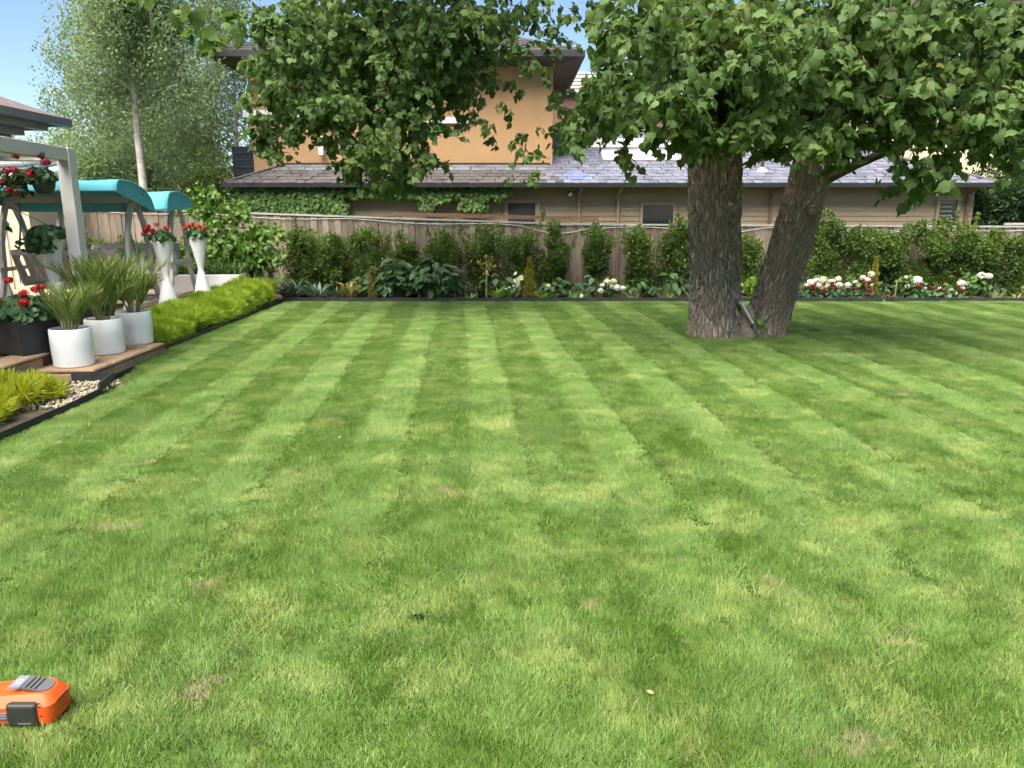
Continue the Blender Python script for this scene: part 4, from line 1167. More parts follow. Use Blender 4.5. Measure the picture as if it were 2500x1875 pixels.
P, A, N, S, T, TW = crown_set(FC, 1900, .125, 1.0, .1, 1.05, 6)
A[:, 2] += .25
V, F, T = cloud_arrays(T_leaf(.40, .12, .18), P, A, N, S, T)
part('crown', V, F, MAT['fig_leaf'], fig, False, T)['kind'] = 'stuff'

# ivy under the eave
ivy = thing('ivy', 'ivy hanging in curtains under the eave of the brown wall', 'ivy', (-3, 19.9, 1.5))
P = []
for x in np.arange(-7.0, -.05, .035):
    L = .26 + .30 * max(0, mnoise.noise((x * 1.4, 1.0, 0))) + .12 * mnoise.noise((x * 5, 3, 0))
    if x < -4.2: L += .45
    if -3.9 < x < -2.6: L *= .85
    if -2.3 < x < -2.0 or -1.3 < x < -.7: L += .30
    n = max(4, int(30 * L / .4))
    z = 2.36 - rng.random(n) ** .9 * max(.15, L)
    P.append(np.stack([x + rng.normal(0, .05, n), 19.93 - rng.random(n) ** .7 * .33, z], 1))
P = np.concatenate(P); n = len(P)
cloud('foliage', T_lobed(), P, rdir(n) * .5 + np.array([0, -.2, -1]), rdir(n) * .5 + np.array([0, -.9, .5]), rng.uniform(.07, .125, n), MAT['ivy_leaf'], ivy)['kind'] = 'stuff'
q = MB()
for x in (-6.2, -5.1, -4.3, -2.2, -1.0):
    q.tube([(x, 19.95, .3), (x + .1, 19.94, 1.3), (x - .05, 19.93, 2.3)], .012, 5, False)
q.build('stem', MAT['stem'], ivy)['kind'] = 'stuff'

# ------------------------------------------------------------------ bed plants
def arum(label, c, rad, h, n, leaf, mat='calla', cat='plant', name='arum_plant', group=None, stem_mat='green_stem'):
    t = thing(name, label, cat, c, group)
    P, A, N, S = [], [], [], []
    q = MB()
    for i in range(n):
        a = rng.random() * 6.28; rr = math.sqrt(rng.random())
        z = h * (1 - .55 * rr ** 2) * rng.uniform(.55, 1.0)
        e = np.array([c[0] + rad * rr * math.cos(a), c[1] + rad * .7 * rr * math.sin(a), c[2] + z])
        o = np.array([math.cos(a), math.sin(a), 0])
        s = leaf * rng.uniform(.7, 1.15)
        P.append(e - o * s * .3); A.append(o * rng.uniform(.5, 1) + np.array([0, -.25, rng.uniform(-.75, .25)])); N.append(o * .35 + np.array([0, -.35, 1]) + rng.normal(size=3) * .25); S.append(s)
        b0 = np.array([c[0] + rad * .35 * rr * math.cos(a), c[1] + rad * .25 * rr * math.sin(a), c[2]])
        q.tube([b0, (b0 + e) / 2 + np.array([0, 0, z * .12]), e - o * s * .3], [.010, .008, .006], 4, False)
    q.build('stalk', MAT[stem_mat], t)['kind'] = 'stuff'
    cloud('foliage', T_leaf(.30, .07, .30), P, A, N, S, MAT[mat], t)
    return t
arum('tall arum clump with big glossy leaves, left of the pair', (-2.42, 15.42, 0), .52, .84, 150, .24)
arum('wide arum clump with drooping glossy leaves, right of the pair', (-1.60, 15.40, 0), .62, .86, 180, .25)
arum('low arum plant between the dwarf brown topiary and the yellowed plant', (-3.05, 15.5, 0), .3, .52, 26, .22)
arum('leafy arum beneath the fence just right of the yellow dwarf conifer', (.85, 15.6, 0), .5, .46, 36, .22)
arum('arum behind the cream hydrangea, its leaves in shade', (1.75, 15.6, 0), .45, .58, 34, .22)
arum('dark leafy plant at the foot of the thick trunk side of the bed', (3.2, 15.6, 0), .4, .62, 32, .22)
arum('broad leaved plant left of the yellow dwarf conifer with a curled pale leaf', (-.28, 15.65, 0), .42, .55, 26, .22)
arum('low dark leaved plant just right of the wooden stake under the shrubs', (-.95, 15.65, 0), .38, .42, 30, .17)
arum('dark leaved plant behind the lime seedling tuft right of the yellow conifer', (.28, 15.75, 0), .34, .46, 30, .17)
arum('low leafy plant between the yellow conifer and the cream hydrangea', (1.25, 15.6, 0), .36, .36, 30, .16)
arum('shaded leafy plant between the cream hydrangea and the thick trunk', (2.55, 15.7, 0), .38, .46, 34, .17)
arum('leafy plant in shade under the tallest shrub beside the leaning trunk', (5.75, 15.7, 0), .36, .42, 30, .16)
arum('dark plant between the two red flower patches', (7.62, 15.7, 0), .30, .34, 24, .15)
arum('dark low plant right of the tall white hydrangea', (9.85, 15.55, 0), .36, .36, 28, .15)
def strap_plant(label, c, n, L, w, mat='strap_leaf', lean=(.1, .9), droop=.6, spread=.06, name='strap_plant', cat='plant', group=None):
    t = thing(name, label, cat, c, group)
    V, F, T = straps(c, n, L, w, spread, lean, droop)
    part('foliage', V, F, MAT[mat], t, False, T)
    return t
strap_plant('grey green strap leaved clump next to the end of the golden hedge', (-4.42, 15.3, 0), 70, .50, .060, 'grey_leaf', spread=.12)
strap_plant('grey green strap leaved clump, second from the golden hedge', (-3.92, 15.3, 0), 55, .44, .056, 'grey_leaf', spread=.12)
strap_plant('small grey green clump beside the yellowed plant', (-3.55, 15.25, 0), 22, .30, .045, 'grey_leaf')
strap_plant('yellowed dying lily with limp straw coloured stalks', (-3.26, 15.28, 0), 42, .50, .030, 'yellow_leaf', (0, .35), .9)
strap_plant('bright green strap plant with white flowers right of the wooden stake', (-.28, 15.2, 0), 34, .34, .032, 'lime_leaf', (.05, .8), .5)
strap_plant('lime green seedling tuft right beside the yellow dwarf conifer', (.62, 15.2, 0), 22, .26, .045, 'lime_leaf', (.1, .9), .5)
for x, lab in ((-1.12, 'pair of short green shoots right of the wide arum clump'), (-.86, 'thin yellow green shoots between arum clump and wooden stake'), (1.22, 'bent pale green stalk left of the cream hydrangea'),
               (2.45, 'short pale shoots right of the cream hydrangea'), (3.15, 'curled pale shoots at the left edge of the thick trunk'), (7.62, 'spiky pale tuft right of the big red flower patch'),
               (9.0, 'low pale spiky tuft right of the smaller red flower patch'), (9.75, 'low grassy tuft beside the tall white hydrangea'), (10.1, 'short sprouting plant at the far right of the bed')):
    strap_plant(lab, (x, 15.2, 0), 12, .24, .022, 'lime_leaf', (.05, .9), .7, .05)

def dwarf_conifer(label, c, h, r, n, mat='conifer'):
    t = thing('dwarf_conifer', label, 'conifer', c)
    u = rng.random(n); a = rng.random(n) * 6.28
    rr = r * (1 - u) ** .7 * (.5 + .5 * rng.random(n)) * (1 + .25 * np.sin(u * 25 + a))
    P = np.array(c) + np.stack([rr * np.cos(a), rr * np.sin(a), .05 + u * h * .95], 1)
    o = np.stack([np.cos(a), np.sin(a), np.full(n, 2.0)], 1)
    cloud('foliage', T_diamond(.22), P, o + rdir(n) * .4, rdir(n, .3), rng.uniform(.04, .075, n), MAT[mat], t)['kind'] = 'stuff'
    MB().tube([c, (c[0], c[1], h * .9)], [.014, .004], 5).build('stem', MAT['stem'], t)
dwarf_conifer('slim yellow dwarf conifer standing in the middle of the back bed', (.35, 15.25, 0), .80, .13, 1500)
dwarf_conifer('dry brownish slim topiary in front of the left arum clump', (-2.80, 15.2, 0), .62, .085, 800, 'yellow_leaf')
dwarf_conifer('slim yellow green conifer at the end of the big red flower patch', (7.30, 15.35, 0), .82, .085, 900)
dwarf_conifer('drooping yellow green conifer at the right edge of the bed', (10.45, 15.3, 0), .72, .16, 1100)

t = thing('plant_stake', 'pale wooden stake with a white tag between the arum clumps and yellow conifer', 'stake', (-.52, 15.2, 0))
MB().tube([(-.52, 15.2, 0), (-.505, 15.22, .80)], .012, 6).build('pole', MAT['stake'], t)
MB().box(-.535, -.48, 15.195, 15.205, .56, .60).build('tag', MAT['lamp_white'], t)
q = rng.normal(size=(60, 3)) * np.array([.10, .08, .10]) + np.array([-.50, 15.25, .72])
t2 = thing('seedling', 'wilting brown leaved seedling tied to the wooden stake', 'plant', (-.5, 15.25, 0))
cloud('foliage', T_leaf(.3), q, rdir(60, -.9), rdir(60, .5), rng.uniform(.05, .10, 60), MAT['yellow_leaf'], t2)
MB().tube([(-.49, 15.25, 0), (-.5, 15.25, .7)], .006, 5).build('stem', MAT['green_stem'], t2)
for x, lab in ((-1.85, 'thin grey cane in front of the wide arum clump'), (7.65, 'thin grey cane right of the slim yellow green conifer')):
    t = thing('garden_cane', lab, 'cane', (x, 15.15, 0))
    MB().tube([(x, 15.15, 0), (x + .01, 15.15, .42)], .007, 6).build('cane', MAT['stake'], t)
    MB().lathe((x + .01, 15.15, .42), [(.009, 0), (.009, .02), (.004, .025)], 6).build('cap', MAT['gutter_dark'], t)

def flower_ball(name, c, r, mat, parent, n=70, petal=.5):
    d = rdir(n, .25)
    P = np.array(c) + d * r * np.array([1, 1, .8]) * rng.uniform(.75, 1, (n, 1))
    return cloud(name, T_round(5), P, np.cross(d, rdir(n)), d + rdir(n) * .45, r * petal * rng.uniform(.8, 1.2, n), MAT[mat], parent)

def leafy_dome(t, c, rad, n, leaf, mat, tm=None, name='foliage', lo=-.25):
    d = rdir(n, .35); d[:, 2] = np.where(d[:, 2] < lo, -d[:, 2], d[:, 2]); k = .45 + .55 * rng.random((n, 1)) ** .5
    P = np.array(c) + d * k * np.array(rad)
    return cloud(name, tm or T_round(), P, np.cross(d, rdir(n)) + d * .3, d + rdir(n, .6) * .6, leaf * rng.uniform(.65, 1.2, n), MAT[mat], t)

def geranium_patch(label, x0, x1, y, h, nflow, mat='red_petal', name='geranium'):
    cx_ = (x0 + x1) / 2
    t = thing(name, label, 'flowers', (cx_, y, 0))
    n = int(520 * (x1 - x0))
    P = np.stack([rng.uniform(x0, x1, n), y + rng.normal(0, .10, n), np.abs(rng.normal(0, .5, n)) * h * .45 + .03], 1)
    P[:, 2] = np.minimum(P[:, 2], h * .9)
    cloud('foliage', T_round(), P, rdir(n), rdir(n, 1.0) + np.array([0, -.6, 0]), rng.uniform(.05, .085, n), MAT['geranium_leaf'], t)
    for k in range(nflow):
        fx = rng.uniform(x0, x1); fz = rng.uniform(.35, 1.05) * h
        flower_ball('flower_head', (fx, y - .12 - .1 * rng.random(), fz), rng.uniform(.026, .042), mat, t, 40, .6)
    q = MB()
    for k in range(6):
        xx = rng.uniform(x0, x1); q.tube([(xx, y, 0), (xx + .02, y - .03, h * .7)], .006, 4, False)
    q.build('stem', MAT['green_stem'], t)['kind'] = 'stuff'
    return t
def hydrangea(label, c, rad, h, flowers, mat='white_petal', nl=120):
    t = thing('hydrangea', label, 'flowers', c)
    leafy_dome(t, (c[0], c[1], h * .55), (rad, rad * .7, h * .42), nl, .11, 'ivy_leaf', T_leaf(.38, .08, .15))
    for (dx, dz, r, *mm) in flowers:
        flower_ball('flower_head', (c[0] + dx, c[1] - rad * .55, dz), r, mm[0] if mm else mat, t, 120, .36)
    q = MB()
    for k in range(5): q.tube([c, (c[0] + rng.normal() * rad * .4, c[1], h * .6)], .007, 4, False)
    q.build('stem', MAT['green_stem'], t)['kind'] = 'stuff'
    return t
hydrangea('cream and white hydrangea blooming near the foot of the thick trunk', (1.98, 15.35, 0), .24, .42, [(-.08, .36, .085, 'cream_petal'), (.05, .38, .075, 'cream_petal'), (.12, .25, .09), (-.2, .20, .07), (.24, .25, .06), (-.17, .30, .06), (.03, .28, .07)], 'white_petal')
t = strap_plant('small plant with one white trumpet bloom left of the cream hydrangea', (1.42, 15.2, 0), 14, .26, .03, 'strap_leaf')
flower_ball('flower_head', (1.38, 15.12, .10), .045, 'white_petal', t, 40, .7)
t = strap_plant('clump with a pale lemon bloom by the yellow dwarf conifer', (.74, 15.3, 0), 20, .30, .04, 'strap_leaf')
flower_ball('flower_head', (.72, 15.15, .30), .05, 'cream_petal', t, 40, .7)
t = strap_plant('sprawling plant carrying a row of little white flowers left of the yellow conifer', (-.02, 15.28, 0), 20, .36, .05, 'strap_leaf')
for k in range(4): flower_ball('flower_head', (-.12 + .075 * k, 15.12, .24 + .03 * k), .026, 'white_petal', t, 22, .8)
lf = rng.normal(size=(9, 3)) * np.array([.05, .02, .04]) + np.array([.12, 15.2, .46])
cloud('pale_leaf', T_leaf(.4), lf, rdir(9, -.2), rdir(9, .3) + np.array([0, -.8, 0]), rng.uniform(.10, .15, 9), MAT['cream_petal'], t)

geranium_patch('long patch of red geraniums right of the leaning trunk', 5.75, 7.28, 15.28, .40, 26, 'dark_red_petal')
hydrangea('group of white hydrangeas with a cream bloom behind the long red geranium patch', (6.25, 15.45, 0), .38, .48, [(-.27, .36, .085), (-.16, .40, .07), (-.02, .40, .095, 'cream_petal'), (.14, .36, .085), (.27, .43, .07), (-.10, .30, .07), (.30, .31, .08), (.05, .29, .08), (-.35, .29, .06)])
hydrangea('pale yellow topped hydrangea next to the slim yellow green conifer', (7.0, 15.4, 0), .26, .52, [(.02, .45, .065, 'cream_petal'), (.12, .40, .07), (.18, .52, .075, 'cream_petal'), (-.12, .36, .05), (.22, .30, .045, 'cream_petal'), (-.26, .30, .075)])
geranium_patch('short patch of red geraniums beside a big white hydrangea bloom', 7.95, 9.0, 15.28, .36, 13, 'dark_red_petal')
hydrangea('hydrangea with one large white bloom in the short red geranium patch', (8.12, 15.42, 0), .26, .44, [(.0, .39, .115), (-.18, .28, .06), (.18, .24, .04)])
hydrangea('small white hydrangea among the red flowers of the short patch', (8.75, 15.3, 0), .2, .3, [(.02, .20, .065), (-.2, .24, .04), (.12, .14, .05)])
hydrangea('tall leafy hydrangea with white blooms standing alone at the right', (9.30, 15.35, 0), .30, .52, [(.05, .50, .09), (.19, .49, .075), (-.33, .34, .085), (-.30, .25, .05)], nl=170)
hydrangea('young hydrangea with a single greenish bud head', (7.9, 15.35, 0), .12, .46, [(0, .46, .04, 'cream_petal')], nl=40)
bush('bed_bush', 'bright leafy plant showing behind the fork of the two trunks', 'plant', (4.85, 15.3, 0), (.22, .2, .22), 500, .09, 'lime_leaf', stems=3)
t = geranium_patch('single red geranium at the tip of the long patch beside the conifer', 7.33, 7.5, 15.2, .12, 2, 'dark_red_petal')

# ------------------------------------------------------------------ golden hedges
def golden(label, blobs, n, c, L=.12, mat='golden'):
    t = thing('golden_hedge', label, 'hedge', c)
    sets = []
    more = []
    for (bx, by, bz, rx, ry, rz) in blobs:
        for _ in range(7):
            dd = rdir(1, .5)[0]; dd[2] = abs(dd[2]); m_ = rng.uniform(.24, .42)
            more.append((bx + dd[0] * rx * .78, by + dd[1] * ry * .78, max(.05, bz + dd[2] * rz * .72), rx * m_, rx * m_, rx * m_ * .8))
    for (bx, by, bz, rx, ry, rz) in [(a, b, c_, d_ * .86, e_ * .86, f_ * .84) for a, b, c_, d_, e_, f_ in blobs] + more:
        k = int(n * (rx * ry + rx * rz + ry * rz))
        d = rdir(k, .15); d[:, 2] = np.where(d[:, 2] < -.45, -d[:, 2], d[:, 2])
        bump = np.array([1 + .13 * mnoise.noise((bx + q_[0] * 3.1, by + q_[1] * 3.1, q_[2] * 3.1)) for q_ in d])[:, None]
        P = np.array([bx, by, bz]) + d * np.array([rx, ry, rz]) * (.66 + .34 * rng.random((k, 1)) ** .4) * bump
        P[:, 2] = np.maximum(P[:, 2], .02)
        A = d * 1.0 + rdir(k) * .75 + np.array([0, 0, .5])
        sets.append(cloud_arrays(T_blade(.045, .3), P, A, rdir(k, .5), L * rng.uniform(.55, 1.25, k)))
    V, F, T = merge(*sets)
    part('foliage', V, F, MAT[mat], t, False, T)['kind'] = 'stuff'
    q = MB()
    for (bx, by, bz, rx, ry, rz) in blobs:
        for k in range(5):
            a = rng.random() * 6.28
            q.tube([(bx, by, .0), (bx + rx * .5 * math.cos(a), by + ry * .5 * math.sin(a), bz + rz * .3)], [.012, .005], 5, False)
    q.build('stem', MAT['stem'], t)['kind'] = 'stuff'
GB = []
for k in range(17):
    u = k / 16; by = 9.95 + 4.65 * u; top = .29 + .24 * u
    rz = top * rng.uniform(.52, .64)
    rz *= rng.uniform(.9, 1.2)
    GB.append((-4.97 + rng.uniform(-.11, .11), by, top * rng.uniform(.88, 1.12) - rz, .36 + .06 * u + rng.uniform(-.05, .05), rng.uniform(.30, .44), rz))
for k in range(9):
    by = 10.0 + .55 * k
    GB.append((-4.74 + rng.uniform(-.05, .04), by, .10, .22, .3, .14))
GB += [(-4.78, 9.85, .07, .24, .26, .11), (-5.2, 10.2, .12, .28, .4, .17)]
golden('long golden green feathery hedge between patio and lawn', GB, 13000, (-4.95, 12.3, 0), .085)
golden('golden feathery shrub at the front corner of the patio, over the pebble bed', [(-4.55, 6.0, .08, .34, .55, .13), (-4.60, 6.65, .09, .34, .40, .15), (-4.44, 6.95, .06, .20, .22, .10), (-4.4, 5.5, .06, .3, .45, .12), (-4.66, 6.3, .1, .25, .3, .17)], 14000, (-4.5, 6.2, 0), .09, 'golden_yellow')

# ------------------------------------------------------------------ white pots with palms
def palm_frond(base, az, L, lift, mat, parent, nl=25):
    h = np.array([math.cos(az), math.sin(az), 0]); p = np.array(base, float); pts = [p.copy()]
    S = 12
    ang = lift
    for k in range(S):
        u = k / S
        ang = lift + 1.05 * u * u
        p = p + (h * math.sin(ang) + np.array([0, 0, math.cos(ang)])) * L / S
        pts.append(p.copy())
    pts = np.array(pts)
    q = MB().tube(pts, [.006 * (1 - .85 * i / S) + .0008 for i in range(S + 1)], 4, False)
    V = [np.array(q.v)]; F = []
    for f in q.f: F += [(f[0], f[1], f[2]), (f[0], f[2], f[3])]
    V2, F2, T2 = [], [], []
    side = np.array([-math.sin(az), math.cos(az), 0])
    P, A, N, Sx = [], [], [], []
    for k in range(nl):
        u = .22 + .78 * (k + .5) / nl
        i = min(int(u * S), S - 1); fr = u * S - i
        c = pts[i] * (1 - fr) + pts[i + 1] * fr; d = unit((pts[i + 1] - pts[i])[None])[0]
        ll = L * .42 * (math.sin(math.pi * min(1, u * .82 + .16)) ** .7) * rng.uniform(.85, 1.1)
        for sgn in (-1, 1):
            P.append(c); A.append(d * .95 + side * sgn * (.75 - .35 * u) + np.array([0, 0, .15]) + rng.normal(size=3) * .12); N.append(np.cross(d, side) * -1 + rng.normal(size=3) * .35); Sx.append(ll)
    cv, cf, ct = cloud_arrays(T_blade(.028, -.20), P, A, N, Sx, np.clip(rng.normal(.5, .25, len(P)), 0, 1))
    V = np.concatenate([V[0], cv]); F = np.concatenate([np.array(F), cf + len(q.v)]); T = np.concatenate([np.full(len(q.v), .55), ct])
    return part('frond', V, F, MAT[mat], parent, False, T)

def white_pot(t, c, r, h):
    q = MB().lathe(c, [(r * .90, 0), (r * .955, .012), (r * .965, .05), (r * 1.0, h * .6), (r, h - .012), (r - .005, h - .002), (r - .014, h), (r - .024, h - .006), (r - .03, h - .05)], 48, False)
    q.f.append(tuple(range(47, -1, -1)))
    o = q.build('pot', MAT['white_gloss'], t, True)
    MB().lathe((c[0], c[1], c[2] + h - .06), [(r - .029, 0), (r * .5, .012), (.02, .02)], 32).build('soil', MAT['potting'], o)
    return o
for (x, y, top, nfr, lab, seed) in ((-4.69, 7.97, .60, 15, 'palm in the nearest white cylinder pot, beside the black planter', 1),
                              (-4.72, 8.70, .86, 16, 'palm in the middle white cylinder pot on the step', 2),
                              (-4.70, 9.36, .80, 15, 'palm in the rearmost white cylinder pot, next to the golden hedge', 3)):
    t = thing('potted_palm', lab, 'potted plant', (x, y, .14), 'white pots with palms on the step')
    white_pot(t, (x, y, .14), .205, .405)
    for k in range(nfr):
        a = k * 2.4 + rng.random() * .6
        palm_frond((x + .05 * math.cos(a), y + .05 * math.sin(a), .49), a, top * rng.uniform(.68, 1.08), rng.uniform(.06, .46), 'palm_leaf', t)
    q = MB()
    for k in range(9):
        a = rng.random() * 6.28; q.tube([(x + .05 * math.cos(a), y + .05 * math.sin(a), .46), (x + .10 * math.cos(a), y + .1 * math.sin(a), .46 + rng.uniform(.15, .3))], [.007, .004], 5, False)
    q.build('stalks', MAT['stake'], t)['kind'] = 'stuff'

# ------------------------------------------------------------------ black planters
def square_planter(name, lab, c, w, h, rot, cat='planter'):
    t = thing(name, lab, cat, c)
    ca, sa = math.cos(rot), math.sin(rot)
    def tr(p): return (c[0] + p[0] * ca - p[1] * sa, c[1] + p[0] * sa + p[1] * ca, c[2] + p[2])
    k = w / 2; b_ = .86; tt = .03
    V = [(-k * b_, -k * b_, 0), (k * b_, -k * b_, 0), (k * b_, k * b_, 0), (-k * b_, k * b_, 0), (-k, -k, h), (k, -k, h), (k, k, h), (-k, k, h),
         (-k + tt, -k + tt, h), (k - tt, -k + tt, h), (k - tt, k - tt, h), (-k + tt, k - tt, h), (-k + tt, -k + tt, h - .05), (k - tt, -k + tt, h - .05), (k - tt, k - tt, h - .05), (-k + tt, k - tt, h - .05)]
    F = [(0, 3, 2, 1), (0, 1, 5, 4), (1, 2, 6, 5), (2, 3, 7, 6), (3, 0, 4, 7), (4, 5, 9, 8), (5, 6, 10, 9), (6, 7, 11, 10), (7, 4, 8, 11), (8, 9, 13, 12), (9, 10, 14, 13), (10, 11, 15, 14), (11, 8, 12, 15)]
    o = part('pot', [tr(p) for p in V], F, MAT['black_pot'], t)
    bv = o.modifiers.new('bevel', 'BEVEL'); bv.width = .006; bv.segments = 2
    part('soil', [tr(p) for p in ((-k + tt, -k + tt, h - .045), (k - tt, -k + tt, h - .045), (k - tt, k - tt, h - .045), (-k + tt, k - tt, h - .045))], [(0, 1, 2, 3)], MAT['potting'], o)
    return t
def flower_stem(t, base, head, r, mat):
    r *= .86
    o = flower_ball('flower_head', head, r, mat, t, 70, .58)
    MB().tube([base, ((base[0] + head[0]) / 2, (base[1] + head[1]) / 2, (base[2] + head[2]) / 2 + .02), head], .004, 4, False).build('flower_stem', MAT['green_stem'], t)
t = square_planter('geranium_planter', 'black square planter overflowing with red geraniums on the patio corner', (-5.16, 7.98, .286), .50, .37, R(-24))
leafy_dome(t, (-5.16, 7.96, .68), (.34, .33, .20), 620, .085, 'geranium_leaf')
for (px, py, pz, r) in ((-5.17, 7.82, 1.06, .05), (-5.28, 7.72, .86, .055), (-5.36, 7.72, .82, .045), (-5.24, 7.70, .87, .05), (-5.05, 7.85, .92, .055), (-4.97, 7.92, .955, .05), (-4.91, 7.94, .98, .04), (-4.98, 7.72, .84, .062), (-5.44, 7.75, .79, .03)):
    flower_stem(t, (px, py + .06, .7), (px, py, pz), r, 'red_petal')
t = square_planter('dark_planter', 'black square planter half hidden behind the palms', (-5.20, 9.35, .286), .44, .45, R(8))
leafy_dome(t, (-5.2, 9.35, .74), (.22, .22, .12), 160, .06, 'dark_leaf')

# ------------------------------------------------------------------ hourglass planters
def hourglass(lab, c, sc, flowers, fmat, nl=240, leafmat='geranium_leaf', dome=(.19, .19, .12), droop=False):
    t = thing('hourglass_planter', lab, 'planter', c, 'white hourglass planters')
    pr = [(.175, 0), (.178, .01), (.16, .10), (.10, .33), (.062, .46), (.053, .505), (.058, .55), (.085, .66), (.135, .87), (.170, 1.015), (.172, 1.03), (.160, 1.03), (.150, .99)]
    q = MB().lathe(c, [(r * sc * .88, z * sc) for r, z in pr], 40, False)
    q.f.append(tuple(range(39, -1, -1)))
    q.build('pot', MAT['white_gloss'], t, True)
    MB().lathe((c[0], c[1], c[2] + .985 * sc), [(.132 * sc, 0), (.08, .015), (.01, .02)], 24).build('soil', MAT['potting'], t)
    zt = c[2] + 1.06 * sc
    leafy_dome(t, (c[0], c[1], zt), dome, nl, .075, leafmat)
    if droop:
        n = 90; P = np.stack([c[0] - .05 + rng.normal(0, .10, n), c[1] - .15 - .06 * rng.random(n), zt - rng.random(n) * .2], 1)
        cloud('trailing_leaves', T_round(), P, rdir(n, -.5), rdir(n, .2) + np.array([0, -1, .4]), rng.uniform(.05, .085, n), MAT[leafmat], t)
    for (dx, dz, r) in flowers:
        flower_stem(t, (c[0] + dx * .5, c[1], zt), (c[0] + dx, c[1] - .10, zt + dz), r, fmat)
    return t
hourglass('white hourglass planter with red geraniums, in front of the near swing post', (-5.33, 11.75, .28), 1.0, [(-.19, .13, .055), (-.15, .18, .05), (-.10, .13, .05), (-.23, .07, .045), (-.02, .21, .045), (.14, .15, .04), (.10, .17, .035), (-.07, .09, .04)], 'red_petal')
hourglass('white hourglass planter with red geraniums, nearest the white trough', (-5.27, 12.95, .28), 1.0, [(-.12, .16, .05), (-.05, .19, .045), (-.17, .13, .045), (.07, .17, .045), (.13, .10, .04), (.16, .14, .035), (0, .15, .035)], 'red_petal')
hourglass('white hourglass planter with trailing green leaves and no flowers, behind the verandah post', (-5.86, 9.75, .28), 1.10, [], 'red_petal', 330, 'geranium_leaf', (.24, .22, .13), True)
hourglass('white hourglass planter with pink geraniums at the left edge', (-8.02, 11.95, .28), 1.15, [(.02, .20, .05), (.17, .0, .05), (-.1, .1, .05)], 'pink_petal', 320, 'geranium_leaf', (.24, .22, .16))

# ------------------------------------------------------------------ white trough with agapanthus
t = thing('planter_trough', 'long white trough of strap leaved plants behind the golden hedge', 'planter', (-5.8, 14.35, .2))
tr_ = MB().box(-6.6, -5.07, 14.15, 14.58, .18, .60, .012).build('trough', MAT['white_gloss'], t)
MB().box(-5.925, -5.915, 14.143, 14.149, .19, .59).build('panel_joint', MAT['slot'], tr_)
MB().box(-6.57, -5.10, 14.18, 14.55, .601, .607).build('soil', MAT['potting'], tr_)
sets = []
for k in range(11):
    sets.append(straps((-6.5 + .135 * k, 14.36, .60), 24, .34, .022, .05, (.15, 1.1), .75))
V, F, T = merge(*sets)
part('foliage', V, F, MAT['strap_leaf'], t, False, T)
for k in range(7):
    xx = -6.2 + .15 * k + rng.normal() * .03
    bud = MB().tube([(xx, 14.36, .6), (xx + rng.normal() * .04, 14.36, .92 + .16 * rng.random())], .005, 5)
    e = bud.v[-1]
    bud.lathe((e[0], e[1], e[2] - .01), [(.004, 0), (.012, .02), (.010, .05), (.002, .075)], 6)
    bud.build('flower_bud', MAT['green_stem'], t)

